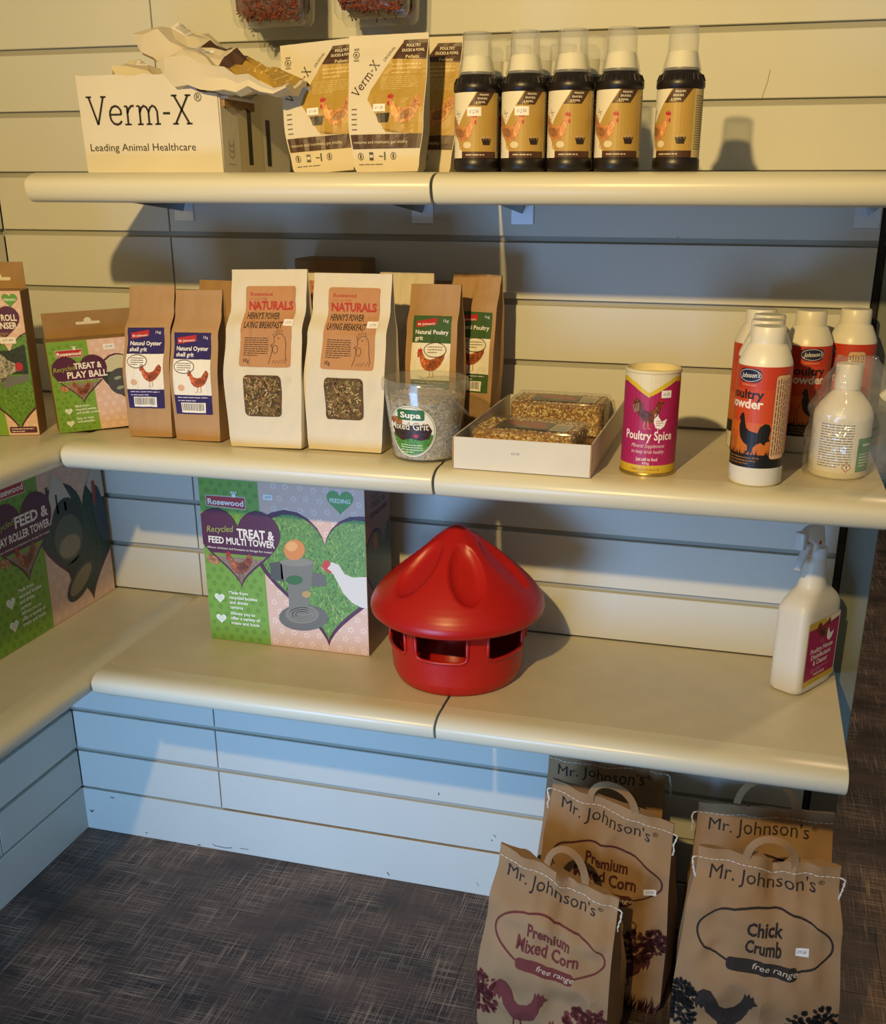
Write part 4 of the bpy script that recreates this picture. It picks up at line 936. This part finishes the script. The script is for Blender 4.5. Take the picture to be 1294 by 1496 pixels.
def seed_block(label, loc, rz, L, Wd, Hh, seed):
    t = thing('seed_block', label, 'seed block', loc, rz, 'seed blocks in the tray')
    box('seed_core', (0, L, 0, Wd, .0015, Hh), SEEDB, t, .004, 2)
    rd = random.Random(seed); bm = bmesh.new(); cl = bm.loops.layers.float_color.new('Col')
    cols = ['#d3ac5c', '#e0c078', '#b5853c', '#ecd9a4', '#8a5a28', '#c09a50', '#f2e6c4', '#6d4a26', '#cbb286']
    for i in range(1500):
        f = rd.random()
        if f < .45: p = Vector((rd.uniform(.003, L-.003), .0, rd.uniform(.004, Hh-.003))); nrm = Vector((0, -1, 0))
        elif f < .85: p = Vector((rd.uniform(.003, L-.003), rd.uniform(.003, Wd-.003), Hh)); nrm = Vector((0, 0, 1))
        else: p = Vector((L if f < .95 else 0, rd.uniform(.003, Wd-.003), rd.uniform(.004, Hh-.003))); nrm = Vector((1 if f < .95 else -1, 0, 0))
        k = rd.uniform(.0020, .0036); q_ = nrm.to_track_quat('Z', 'Y').to_matrix()@Matrix.Rotation(rd.uniform(0, 6.3), 3, 'Z')@Matrix.Rotation(rd.uniform(-.5, .5), 3, 'X')
        c = lin(rd.choice(cols)); vs = [bm.verts.new(p+q_@Vector(v)*k) for v in ((1, 0, 0), (.2, .55, .1), (-1, 0, 0), (-.1, -.5, .1), (0, 0, .45), (0, 0, -.4))]
        for fa in ((0, 1, 4), (1, 2, 4), (2, 3, 4), (3, 0, 4), (1, 0, 5), (2, 1, 5), (3, 2, 5), (0, 3, 5)):
            fc = bm.faces.new([vs[j] for j in fa])
            for lp in fc.loops: lp[cl] = c
    me = bpy.data.meshes.new('seeds'); bm.to_mesh(me); bm.free(); o = newobj('seeds', me, printmat('seed_print', .55), t); o['kind'] = 'stuff'
    a = Art(); a.rect(.03, .010, L*.72, Wd*.75, '#4b4433', 1); a.poly([(.034, Wd*.62), (.05, Wd*.72), (L*.62, Wd*.66), (L*.70, Wd*.35), (L*.66, Wd*.25), (.06, Wd*.32)], '#a83b34', 2); a.poly([(.055, .018), (.07, .036), (.085, .018)], '#6c7a4c', 3)
    a.rect(L*.74, .012, L*.92, Wd*.7, '#d8d0b8', 1); rd = random.Random(3)
    for k in range(9): a.rect(L*.76+k*L*.016, .016, L*.766+k*L*.016, Wd*.6, '#4a4438', 2)
    a.build('label', lambda x, y, n: Vector((x, y, Hh+.0022+n)), t)
    bm = bmesh.new(); add_box(bm, -.0035, L+.0035, -.0035, Wd+.0035, .0, Hh+.0042, .004, 2)
    bmesh.ops.subdivide_edges(bm, edges=bm.edges[:], cuts=3, use_grid_fill=True)
    for v in bm.verts: v.co += Vector((0, 0, 1))*noise.noise(v.co*60)*.0005 if v.co.z > .001 else Vector((0, 0, 0))
    frombm('wrapper', bm, FILM, t, True); return t
seed_block('wrapped seed block in the front of the card tray', (.992, -.322, Z2+.0035), -.10, .150, .085, .048, 1)
seed_block('wrapped seed block at the back of the card tray', (1.006, -.128, Z2+.0035), -.02, .146, .088, .052, 2)

# ------------------------------------------------------------------ middle shelf: spice tub
t = thing('spice_drum', 'round pink and yellow poultry spice drum with open cream rim', 'tub', (1.2440, -.297, Z2+.0005)); r = .0378; H = .146
PINK = '#a81e58'
lathe('drum_wall', [(0, .001), (r+.0006, .001), (r+.001, .003), (r, .005), (r, H-.005), (r+.0012, H-.004), (r+.0012, H-.001), (r, H), (r-.0022, H), (r-.0022, H-.010), (0, H-.010)], mat('cream_card', '#ded2ac', .5), t, 48)
lathe('base_rim', [(r+.0016, 0), (r+.0018, .003), (r+.0006, .0045), (r, .003), (r, 0)], mat('brass_rim', '#c0a860', .3, metal=.8), t, 48, caps=False)
a = Art(); a.STEP = .00007; cyl = on_cyl(r+.0001, .0045); q2 = PI*r
a.rect(-q2, 0, q2, .136, '#ded4b4', 1); a.rect(-q2, 0, q2, .011, '#cfae2c', 2); a.rect(-q2, .011, q2, .102, PINK, 2)
yb = [(x, .135) for x in (-q2, -.030, 0, .030, q2)]
a.poly([(-q2, .102), (q2, .102), (q2, .118), (.036, .128), (.020, .120), (.002, .108), (-.0005, .106), (-.003, .108), (-.020, .119), (-.036, .126), (-q2, .118)], PINK, 3)
a.line([(-q2, .119), (-.038, .128), (-.022, .122), (-.0005, .1085), (.022, .122), (.038, .130), (q2, .120)], .0062, '#d6b931', 4)
a.text('Poultry Spice', -.033, .047, .070, .0125, '#f1e6dc', 4, .02); a.text('Mineral Supplement', -.022, .036, .047, .0058, '#e8c9c9', 4, shear=.25); a.text('to keep birds healthy', -.022, .028, .047, .0055, '#e8c9c9', 4, shear=.25)
a.text('Just add to food', -.014, .0175, .030, .005, '#f1e6dc', 4, .01); a.text('450g', -.005, .0125, .010, .0033, '#f1e6dc', 4); a.text('Made in Lincolnshire UK', -.020, .004, .040, .003, '#8a3a2a', 4)
a.hen(-.024, .061, .046, '#6d3219', flip=True, L=5, sp=.8, shape=ROO, legs='#c98a3c'); [a.line([(-.020+.002*k, .084+.001*k), (-.0235+.003*k, .094+.0012*k)], .0009, '#b7a68a', 6) for k in range(4)]
a.poly([(x, y) for x, y in ((.008, .078), (.010, .084), (.013, .085), (.014, .079), (.019, .073), (.027, .076), (.023, .066), (.018, .062), (.011, .064), (.008, .071))], '#f0ece4', 5); a.line([(.014, .063), (.014, .059)], .0008, '#f0ece4', 5)
a.scribble(.011, .0735, .010, 3, .0028, '#b0586a', 6, .0009)
a.price(.016, .105, .015, .010, '£6.25', L=6)
a.build('label', cyl, t, xs=frange(-q2, q2, 40))

# ------------------------------------------------------------------ middle shelf: powder bottles
def powder(label, x, y, rz, first=None):
    if first: return dup(first, (x, y, Z2+.0005), rz, label)
    t = thing('powder_bottle', label, 'bottle', (x, y, Z2+.0005), rz, 'orange labelled powder bottles'); r = .0352
    lathe('bottle_body', [(0, 0), (r-.003, 0), (r, .003), (r, .156), (r-.0005, .163), (r-.003, .170), (.026, .184), (.0215, .188), (.0215, .19), (0, .19)], WPLAST, t, 44)
    lathe('cap', [(0, .186), (.0222, .186), (.0226, .188), (.0224, .206), (.0212, .2085), (0, .2085)], WPLAST, t, 40)
    a = Art(); a.STEP = .00007; H0, H1 = .026, .160; h = H1-H0; hw = PI*r*.93
    cs = [(0, '#14110f'), (.13, '#1a1411'), (.135, '#c46a1e'), (.30, '#cf6220'), (.45, '#c8481e'), (.60, '#c8461f'), (.78, '#c23c1f'), (1, '#c23c1f')]
    for (v0, c0), (v1, c1) in zip(cs, cs[1:]): a.rect(-hw, v0*h, hw, v1*h, c0, 1)
    a.rrect(-.027, .113, .008, .131, .0085, '#1c2145', 2); a.line([( -.027+.0175+.0165*math.cos(k), .122+.0078*math.sin(k)) for k in frange(0, 2*PI, 24)], .0007, '#d9d4e0', 3); a.text("Johnson's", -.0225, .1185, .027, .0065, '#f0ece6', 4, .008, shear=.3, rot=.06)
    a.text('VETERINARY', -.020, .1085, .022, .0022, '#e8b9a0', 2)
    a.text('poultry', -.043, .092, .056, .0125, '#241a18', 3, .028); a.text('powder', -.043, .0795, .056, .0125, '#f0e6d8', 3, .03)
    RX = lambda u: -.022+u*.043; RY = lambda v: .015+v*.058
    roost = [(.10, .90), (.15, .98), (.22, 1.0), (.26, .93), (.30, .80), (.36, .66), (.46, .60), (.58, .58), (.72, .56), (.78, .70), (.92, .78), (1.06, .76), (1.12, .66), (1.08, .45), (1.12, .38), (1.0, .36), (.96, .28), (.84, .34), (.72, .30), (.62, .22), (.60, .10), (.52, .04), (.52, .14), (.46, .08), (.38, .08), (.46, .16), (.44, .26), (.30, .32), (.18, .42), (.12, .56), (.10, .70), (.14, .80), (.07, .86)]
    a.poly([(RX(u), RY(v)) for u, v in roost], '#120e0c', 4)
    rd = random.Random(2)
    for i in range(46):
        x0 = rd.uniform(-.06, .03); l = rd.uniform(.004, .010); a.tri([(x0, .0165), (x0+.0016, .0165), (x0+.0008+rd.uniform(-.002, .002), .0165+l)], [(0, 1, 2)], lin('#120e0c'), 3)
    for i in range(14): x0 = rd.uniform(-.05, -.020); a.line([(x0, .017), (x0+rd.uniform(-.003, .003), .036), (x0+rd.uniform(-.006, .006), .048)], .0005, '#7a2a14', 2)
    a.text('contains Diatomaceous Earth', -.036, .0125, .050, .0024, '#c98a3c', 3); a.text('an aid to keeping poultry', -.036, .0085, .046, .0024, '#c98a3c', 3); a.text('free from lice and mite', -.036, .0045, .036, .0024, '#c98a3c', 3)
    a.rrect(.0265, .012, .053, .124, .005, '#8a3a24', 3); a.rrect(.0272, .0127, .0523, .1233, .0046, '#d9b088', 4)
    for i in range(6):
        yy = .018; rd = random.Random(i)
        while yy < .118: l = rd.uniform(.003, .010); a.rect(.0295+i*.0038, yy, .0310+i*.0038, min(yy+l, .119), '#6a4a3a', 5); yy += l+.0015
    a.build('label', on_cyl(r+.0001, H0), t, xs=frange(-hw, hw, 44)); return t
p1 = powder('orange labelled powder bottle standing alone in front of its column', 1.3915, -.3180, -.32)
powder('orange powder bottle second in the column, right behind the front one', 1.3900, -.2460, .1, p1)
powder('orange powder bottle third in the column', 1.3930, -.1745, -.2, p1)
powder('orange powder bottle at the back of the column, against the wall', 1.3815, -.1020, .9, p1)
powder('orange powder bottle in the back row, behind the bagged dispenser, front turned right', 1.4535, -.1000, .45, p1)
powder('orange powder bottle at the right end of the back row, text panel facing out', 1.5190, -.0600, -.95, p1)

# ------------------------------------------------------------------ middle shelf: dispenser bottle in a clear bag
t = thing('dispenser_bottle', 'white dispenser bottle with text label inside a clear bag', 'bottle', (1.503, -.246, Z2+.0008), 0); r = .0395
lathe('bottle_body', [(0, 0), (r-.004, 0), (r, .004), (r, .082), (r-.001, .089), (r-.006, .099), (.022, .113), (.0165, .118), (.0155, .124), (0, .124)], WPLAST, t, 44)
lathe('neck_cap', [(0, .120), (.0175, .120), (.0178, .150), (.0165, .154), (0, .1545)], WPLAST, t, 20)
a = Art(); a.STEP = .00007
a.rect(-.040, .0, .052, .072, '#e2dccb', 1); a.scribble(-.032, .066, .046, 17, .0036, '#55524c', 2, .0012, 8); a.rect(.022, .001, .052, .048, '#4f8a5c', 2); a.scribble(.026, .026, .022, 5, .004, '#d9e2cf', 3, .0013)
a.rect(.030, .037, .046, .040, '#dfe8d8', 3)
a.poly([(.002, .008), (.009, .015), (.016, .008), (.009, .001)], '#b5302a', 2); a.poly([(.0035, .008), (.009, .0135), (.0145, .008), (.009, .0025)], '#eee8dc', 3); a.rect(.0083, .0065, .0097, .0115, '#221e1c', 4); a.rect(.0083, .0045, .0097, .0057, '#221e1c', 4)
a.build('label', on_cyl(r+.0002, .010), t, xs=frange(-.04, .052, 26))
nz = bmesh.new(); tube(nz, [(.052, .030, .104), (.064, .026, .118), (.086, .018, .132)], .008, 10); frombm('spray_head', nz, WPLAST, t)
V = []; F = []; na, nh = 96, 44
for j in range(nh+1):
    tt = j/nh
    for i in range(na):
        an = 2*PI*i/na; e = 1 if tt < .60 else max(.42, 1-(tt-.60)*1.5)
        rx_, ry_ = (.052+.030*max(0, math.cos(an))**2*(1-abs(tt-.55)))*e, .0445*e
        z = .0006+tt*.163; p = Vector((math.cos(an)*rx_+.006, math.sin(an)*ry_, z)); nn = noise.noise(p*45)*1.0+.5*abs(noise.noise(p*110))
        k = (.0050*nn+.0022*noise.noise(p*220))*min(1, tt*6+.2); V.append((p.x+k*math.cos(an), p.y+k*math.sin(an), z+noise.noise(p*70)*.004*tt))
for j in range(nh):
    for i in range(na): k = (i+1) % na; F.append((j*na+i, j*na+k, (j+1)*na+k, (j+1)*na+i))
F.append(tuple(nh*na+i for i in range(na)))
mesh('clear_bag', V, F, film('crinkled_bag', (.97, .97, .97, 1), .42, .10, .12), t, True)

# ------------------------------------------------------------------ lowest shelf: red feeder
REDP = mat('red_plastic', '#b0160c', .36, spec=.45, bump=.04, bscale=900)
FX, FY = .938, -.200
t = thing('poultry_feeder', 'red plastic poultry feeder with dimpled conical roof on the lowest shelf', 'feeder', (FX, FY, Z3+.0005))
def wr(z): return .0985+.0095*min(1, z/.02)**.5+.0105*(z/.135)
phis = [math.radians(1+61*i-0) for i in range(6)]
HW = .385; ZB, ZT, CR = .064, .122, .011
def inwin(a, z):
    for p in phis:
        d = (a-p+PI) % (2*PI)-PI
        if abs(d) < HW and ZB < z < ZT:
            dx = HW*.11-abs(d)*.11; dz = z-ZB
            if dx < CR and dz < CR and math.hypot(CR-dx, CR-dz) > CR: continue
            return True
    return False
na = 288; zs = [0, .002, .005, .010, .016]+[.02+.002*i for i in range(57)]
V = []; F = []
for z in zs:
    for i in range(na): a0 = 2*PI*i/na; V.append((wr(z)*math.sin(a0), -wr(z)*math.cos(a0), z))
for j in range(len(zs)-1):
    for i in range(na):
        if not inwin(2*PI*(i+.5)/na, (zs[j]+zs[j+1])/2): k = (i+1) % na; F.append((j*na+i, j*na+k, (j+1)*na+k, (j+1)*na+i))
F.append(tuple(range(na-1, -1, -1)))
o = mesh('base', V, F, REDP, t, True); md = o.modifiers.new('s', 'SOLIDIFY'); md.thickness = .0028; md.offset = -1; autosmooth(o, 40)
for p in phis:
    pts = []
    for (d, z) in [(-HW, ZT), (-HW, ZB+CR)]+[(-HW+CR/.11*(1-math.cos(k)), ZB+CR-CR*math.sin(k)) for k in (.5, 1.05)]+[(-HW+CR/.11, ZB)]+[(x, ZB) for x in frange(-HW+CR/.11, HW-CR/.11, 8)][1:]+[(HW-CR/.11*(1-math.cos(k)), ZB+CR-CR*math.sin(k)) for k in (1.05, .5)]+[(HW, ZB+CR), (HW, ZT)]:
        r = wr(z)+.0004; pts.append((r*math.sin(p+d), -r*math.cos(p+d), z))
    bm = bmesh.new(); tube(bm, pts, .0030, 8); frombm('opening_rim', bm, REDP, t, True)
lathe('inner_cone', [(.090, .012), (.055, .030), (.030, .10), (.028, .13)], REDP, t, 40, caps=False)
prof = [(0, .2625), (.006, .2618), (.013, .258), (.022, .2515), (.034, .2425), (.046, .2335), (.058, .2240), (.070, .2140), (.082, .2035), (.094, .1930), (.105, .1830), (.116, .1725), (.126, .1620), (.134, .1525), (.1405, .1430), (.1445, .1335), (.1455, .1265), (.1440, .1205), (.1400, .1165), (.1340, .1150), (.1280, .1165), (.124, .122), (.118, .135), (.09, .165), (.04, .215), (0, .240)]
fine = []
for (a0, b0_), (a1, b1) in zip(prof, prof[1:16]): 
    for k in range(4): fine.append((a0+(a1-a0)*k/4, b0_+(b1-b0_)*k/4))
fine += prof[15:]
na = 180; V = []; F = []; dimp = [math.radians(25+60*i) for i in range(6)]
for r, z in fine:
    for i in range(na):
        a0 = 2*PI*i/na; dz = 0
        if z > .14 or r < .1:
            for p in dimp:
                d = (a0-p+PI) % (2*PI)-PI; q0 = (d*max(r, .02)/(.0270*(.75+.35*r/.09)))**2+((r-.080)/.043)**2
                if q0 < 1 and abs(d) < .9: dz = .0130*(1-q0**2.0)**.8
        V.append(((r-dz*.35)*math.sin(a0), -(r-dz*.35)*math.cos(a0), z-dz*.95))
for j in range(len(fine)-1):
    for i in range(na): k = (i+1) % na; F.append((j*na+i, j*na+k, (j+1)*na+k, (j+1)*na+i))
o = mesh('roof', V, F, REDP, t, True)

# ------------------------------------------------------------------ lowest shelf: spray bottle
def sect(w_, d_, ex, z, n=48, ox=0, oy=0):
    out = []
    for i in range(n):
        a0 = 2*PI*i/n; c, s_ = math.cos(a0), math.sin(a0)
        out.append((ox+w_/2*math.copysign(abs(c)**(2/ex), c), oy+d_/2*math.copysign(abs(s_)**(2/ex), s_), z))
    return out
def sectloft(name, rows, m, parent, n=48, ang=50):
    V = []; F = []
    for r in rows: V += sect(*r[:4], n, *(r[4:] if len(r) > 4 else ()))
    for j in range(len(rows)-1):
        for i in range(n): k = (i+1) % n; F.append((j*n+i, j*n+k, (j+1)*n+k, (j+1)*n+i))
    F += [tuple(range(n-1, -1, -1)), tuple((len(rows)-1)*n+i for i in range(n))]
    return autosmooth(mesh(name, V, F, m, parent), ang)
SPB = mat('cream_bottle_plastic', '#ded8c6', .42)
t = thing('spray_bottle', 'white trigger spray bottle with pink label, right end of the lowest shelf', 'bottle', (1.5035, -.091, Z3+.0005), math.radians(58))
sectloft('bottle_body', [(.104, .052, 5, 0), (.114, .059, 5, .003), (.116, .060, 5.5, .010), (.116, .060, 5.5, .138), (.115, .059, 5, .146), (.104, .054, 4, .156), (.080, .047, 3, .167), (.058, .044, 2.2, .173), (.050, .042, 2, .180), (.044, .038, 2, .198), (.036, .034, 2, .222), (.034, .032, 2, .226)], SPB, t)
TRG = mat('trigger_plastic', '#dcd9d2', .4)
lathe('collar', [(.0165, .222), (.0172, .224), (.0172, .238), (.0155, .241), (0, .241)], TRG, t, 28)
sectloft('trigger_head', [(.030, .020, 4, .238, -.004), (.034, .021, 4, .250, -.006), (.056, .021, 4, .262, -.020), (.060, .019, 3.5, .272, -.022), (.046, .014, 3, .279, -.020)], TRG, t, 32)
sectloft('nozzle', [(.012, .017, 4, .248, -.055), (.013, .018, 4, .252, -.055), (.013, .018, 4, .272, -.055), (.012, .016, 4, .275, -.055)], TRG, t, 24)
bm = bmesh.new(); tube(bm, [(-.026, 0, .254), (-.034, 0, .243), (-.046, 0, .228), (-.058, 0, .214)], .0055, 8)
for v in bm.verts: v.co.y *= 1.3
frombm('trigger_lever', bm, TRG, t, True)
bm = bmesh.new(); bmesh.ops.create_uvsphere(bm, u_segments=12, v_segments=8, radius=.0032)
for v in bm.verts: v.co = Vector((v.co.x-.012, v.co.y*.4-.0112, v.co.z+.252))
frombm('lock_button', bm, mat('red_button', '#b3201c', .4), t, True)
a = Art(); a.STEP = .0001; Wd, Hh = .100, .112
a.rrect(-.050, .012, .050, .128, .004, '#d8cfb8', 1); a.rrect(-.047, .014, .047, .126, .003, '#d2b23a', 2); a.rect(-.047, .024, .047, .114, PINK, 3); a.poly([(-.047, .112), (.004, .112), (.047, .112), (.047, .126), (.015, .119), (-.01, .1135)], PINK, 3); a.poly([(.0, .125), (.047, .125), (.047, .119), (.02, .114)], '#e9e0c8', 4)
a.hen(-.022, .083, .042, '#6d3219', flip=True, L=5, sp=.8, shape=ROO); a.poly([(x, y) for x, y in ((.012, .098), (.014, .104), (.017, .105), (.018, .099), (.024, .093), (.034, .097), (.029, .086), (.022, .081), (.015, .084), (.012, .091))], '#f0ece4', 6)
for i, s_ in enumerate(('Poultry House', 'Disinfectant', '& Cleaner')): a.text(s_, 0, .070-.0115*i, (.070, .062, .046)[i], .0090, '#f1e6dc', 5, .02, align='c')
a.scribble(-.028, .040, .056, 2, .004, '#dba0b0', 5, .0012); a.text('ready spray', 0, .028, .036, .0055, '#f1e6dc', 5, .02, align='c'); a.scribble(-.03, .018, .06, 1, .003, '#8a6a2a', 4, .001)
a.build('label', lambda x, y, n: Vector((x, -.0301-n-.0012*(1-(x/.05)**2)*0, y)), t)

# ------------------------------------------------------------------ floor: big paper feed bags
STI = mat('white_thread', '#d9d3c6', .8)
def arch(p0, p1, h, w_, th, m, parent, lean=0, seed=0):
    n = 22; bm = bmesh.new(); p0, p1 = Vector(p0), Vector(p1); prev = None
    for i in range(n+1):
        k = i/n; an = PI*k; c = p0.lerp(p1, .5-.5*math.cos(an)*(1.0)); c.z = p0.z+(p1.z-p0.z)*k+h*math.sin(an)**.72
        c.y += lean*math.sin(an)
        tx = Vector((math.sin(an)*(p1.x-p0.x)*.5, 0, h*math.cos(an)+1e-5)).normalized(); nn = Vector((-tx.z, 0, tx.x))
        tilt = math.sin(an)*1.05; wv = (nn*math.cos(tilt)+Vector((0, 1, 0))*math.sin(tilt))*w_/2; tv = wv.cross(tx).normalized()*th/2
        ring = [bm.verts.new(c+a1*wv+b1*tv) for a1, b1 in ((1, 1), (-1, 1), (-1, -1), (1, -1))]
        if prev:
            for j in range(4): bm.faces.new((prev[j], prev[(j+1) % 4], ring[(j+1) % 4], ring[j]))
        else: bm.faces.new(ring[::-1])
        prev = ring
    bm.faces.new(prev); o = frombm('handle', bm, m, parent); return o
def big_bag(label, loc, rz, W, H, Dp, seed, title, col, top_w=.9, fy=None, fz=None, roll=0, lean=0, hu=(-.17, .17), hh=.052, tails=(.5,), shrubs='#1c1712', sticker=None, text_x=.09, hl=0):
    t = thing('feed_bag', label, 'bag', loc, rz, 'large paper feed bags on the floor'); t.rotation_euler = (lean, roll, rz)
    P = [(0, W*.96, Dp, 0, 0), (.08, W*1.03, Dp*1.08, 0, 0), (.38, W*1.04, Dp*1.05, 0, 0), (.74, W*.97, Dp*.62, 0, .006), (.93, W*top_w, Dp*.10, 0, .010), (1, W*top_w, .004, 0, .012)]
    lo = Loft(H, P, bulge=.008, gus=.30, cr=.0070, crs=12, seed=seed, fy=fy, fz=fz, vf=.0075); lo.mesh('bag_body', KRAFT2, t, 26, 44, 6)
    a = Art(); a.STEP = .00018; K = '#2a211c'; T = H
    a.text("Mr. Johnson's", -W*.5+W*text_x, T-.046, W*.74, .0225, K, 2, .0); a.text('®', -W*.5+W*(text_x+.755), T-.033, W*.045, .008, K, 2)
    cy = T-.124; k_ = [( W*.02+W*.43*math.cos(x), cy+.050*math.sin(x)) for x in frange(0, 2*PI, 48)][:-1]
    a.line(k_, .0034, col, 2, True)
    for i, s_ in enumerate(title): a.text(s_, W*.02, cy+.006-.030*i, W*(.23+.050*max(0, len(s_)-5)), .024, col, 3, .028, align='c')
    a.rrect(-W*.20, cy-.056, W*.24, cy-.036, .007, col, 3); a.text('free range', -W*.04, cy-.0495, W*.28, .0095, '#c9b59c', 4, shear=.3)
    g0 = max(.03, T-.345)
    a.hen(-W*.36, T-.305, .095, col, flip=True, L=3, only=True, shape=ROO, sp=.0); a.hen(W*.06, T-.345, .08, col, L=3, only=True, shape=ROO, sp=.0)
    rd = random.Random(seed)
    for cx, cyy, rr in ((-.43, T-.235, .020), (-.44, T-.270, .024), (.30, T-.262, .026), (.42, T-.245, .022)):
        for j in range(80): an = rd.uniform(0, 6.28); q_ = rr*math.sqrt(rd.random()); a.poly(ell(max(-W*.49, min(W*.49, cx*W+q_*math.cos(an))), cyy+q_*math.sin(an)*1.3, rr*.20, rr*.15, 6, an), shrubs, 3)
    for j in range(120): x = rd.uniform(-W*.49, W*.49); a.tri([(x, .0), (x+.006, .0), (x+rd.uniform(-.004, .008), g0-.02+rd.uniform(-.03, .01))], [(0, 1, 2)], lin(col), 2)
    if sticker: a.price(W*sticker[0], T-sticker[1], .021, .014, '£9.50', L=6)
    a.build('printed_front', lo.artfn(W), t, *lo.grid(W), m=printmat('ink_on_paper', .85))
    bm = bmesh.new(); u = -.492; ts = 1-.017/H
    while u < .49:
        u2 = min(u+.0075/W, .495); pts = [lo.surf(k, ts) for k in (u, (u+u2)/2, u2)]; tube(bm, [p+Vector((0, -.0012, 0)) for p in pts], .00085, 5); u = u2+.0022/W
    o = frombm('stitching', bm, STI, t); o['kind'] = 'stuff'
    for tu in tails:
        p = lo.surf(tu, ts); rd = random.Random(seed); sg = 1 if tu > 0 else -1; pts = [p]
        for k in range(1, 16): p = pts[-1]+Vector((sg*(.0028 if k < 4 else rd.uniform(-.0015, .0012)), -.0006, -.0005 if k < 3 else -.0028)); pts.append(p)
        bm = bmesh.new(); tube(bm, [q_+Vector((.0012*math.sin(k*2.2), -.001, 0)) for k, q_ in enumerate(pts)], .0011, 6); tube(bm, [q_+Vector((.0012*math.sin(k*2.2+3.1), -.0015, 0)) for k, q_ in enumerate(pts)], .0011, 6); o = frombm('thread_tail', bm, STI, t, True); o['kind'] = 'stuff'
    p0, p1 = lo.surf(hu[0], .985), lo.surf(hu[1], .985); p0 += Vector((0, .0035, -.02)); p1 += Vector((0, .0035, -.02))
    arch(p0, p1, hh+.02, .0125, .0012, KRAFT2, t, hl); return t
gz = .0005
sm = lambda u, a0, b0_: ease(min(1, max(0, (u-a0)/(b0_-a0))))
big_bag('premium mixed corn paper bag, frontmost on the left, top edge sagging', (1.143, -.335, gz), -.16, .222, .352, .105, 3, ('Premium', 'Mixed Corn'), '#6a2a24', .92,
        fy=lambda u, t: ease(max(0, t-.45)/.55)*(.016*sm(u, -.02, .08)), fz=lambda u, t: ease(max(0, t-.3)/.7)*(-.046*(u+.5)-.014*sm(u, -.02, .06)), hu=(-.10, .22), hh=.052, shrubs='#6a2a24', roll=.0)
big_bag('premium mixed corn paper bag with price sticker, middle of the three bags on the left', (1.212, -.187, gz), -.12, .235, .402, .095, 4, ('Premium', 'Mixed Corn'), '#4a1c18', .93,
        fz=lambda u, t: ease(max(0, t-.3)/.7)*(-.040*(u+.5)), hu=(-.18, .20), hh=.045, tails=(-.5, .5), shrubs='#4a1c18', sticker=(.32, .15), hl=-.01)
big_bag('paper feed bag at the back left against the wall, mostly hidden', (1.185, -.054, gz), -.02, .228, .392, .062, 5, (), '#3a2018', .96, hu=(-.15, .15), hh=.0, tails=(.5,), shrubs='#2a1c14')
big_bag('paper feed bag at the back right, behind the chick crumb bag', (1.474, -.112, gz), .02, .242, .360, .080, 6, (), '#2a211c', .95, hu=(-.22, .22), hh=.058, tails=(-.5,), lean=.0,
        fy=lambda u, t: .0, fz=lambda u, t: ease(max(0, t-.4)/.6)*.012*(u+.5))
big_bag('paper feed bag front right on the floor, chick crumb in dark print with price sticker', (1.476, -.285, gz), .0, .250, .384, .112, 7, ('Chick', 'Crumb'), '#2a1f18', .88,
        fy=lambda u, t: ease(max(0, t-.6)/.4)*.014*math.exp(-((u-.05)/.07)**2), fz=lambda u, t: -.022*ease(max(0, t-.75)/.25)*math.exp(-((u-.05)/.07)**2), hu=(-.16, .19), hh=.048, tails=(-.5, .5), sticker=(.22, .142), text_x=.10, hl=-.012)

# scuffs and nail marks on the painted wall
a = Art()
for pts, wd in ((((.318, .014), (.3215, .010), (.350, .0085), (.366, .012)), .0016), (((.385, .0145), (.405, .0145)), .0012), (((.010, .050), (.017, .046), (.021, .051), (.014, .044)), .0022), (((.070, .093), (.080, .092)), .002),
                (((.926, .030), (.931, .022)), .001), (((.729, .018), (.734, .010)), .002), (((.15, .0125), (.155, .013)), .002), (((.28, .004), (.288, .006)), .0024)): a.line(list(pts), wd, '#2a2522', 1)
o = a.build('scuff_marks', lambda x, y, n: Vector((x, -.0012-n, y)), bpy.data.objects['baseboard_back']); o['kind'] = 'stuff'
a = Art()
for pts, wd in ((((.8445, .232), (.8447, .226)), .0022), (((.960, .153), (.9655, .147)), .0016), (((.9555, .140), (.958, .1365)), .002), (((1.243, 1.3135), (1.2445, 1.3128)), .0016), (((1.352, 1.512), (1.358, 1.535), (1.360, 1.55)), .0007)): a.line(list(pts), wd, '#4a4238', 1)
o = a.build('scuff_marks', lambda x, y, n: Vector((x, -.0002-n, y)), bpy.data.objects['wall_back']); o['kind'] = 'stuff'
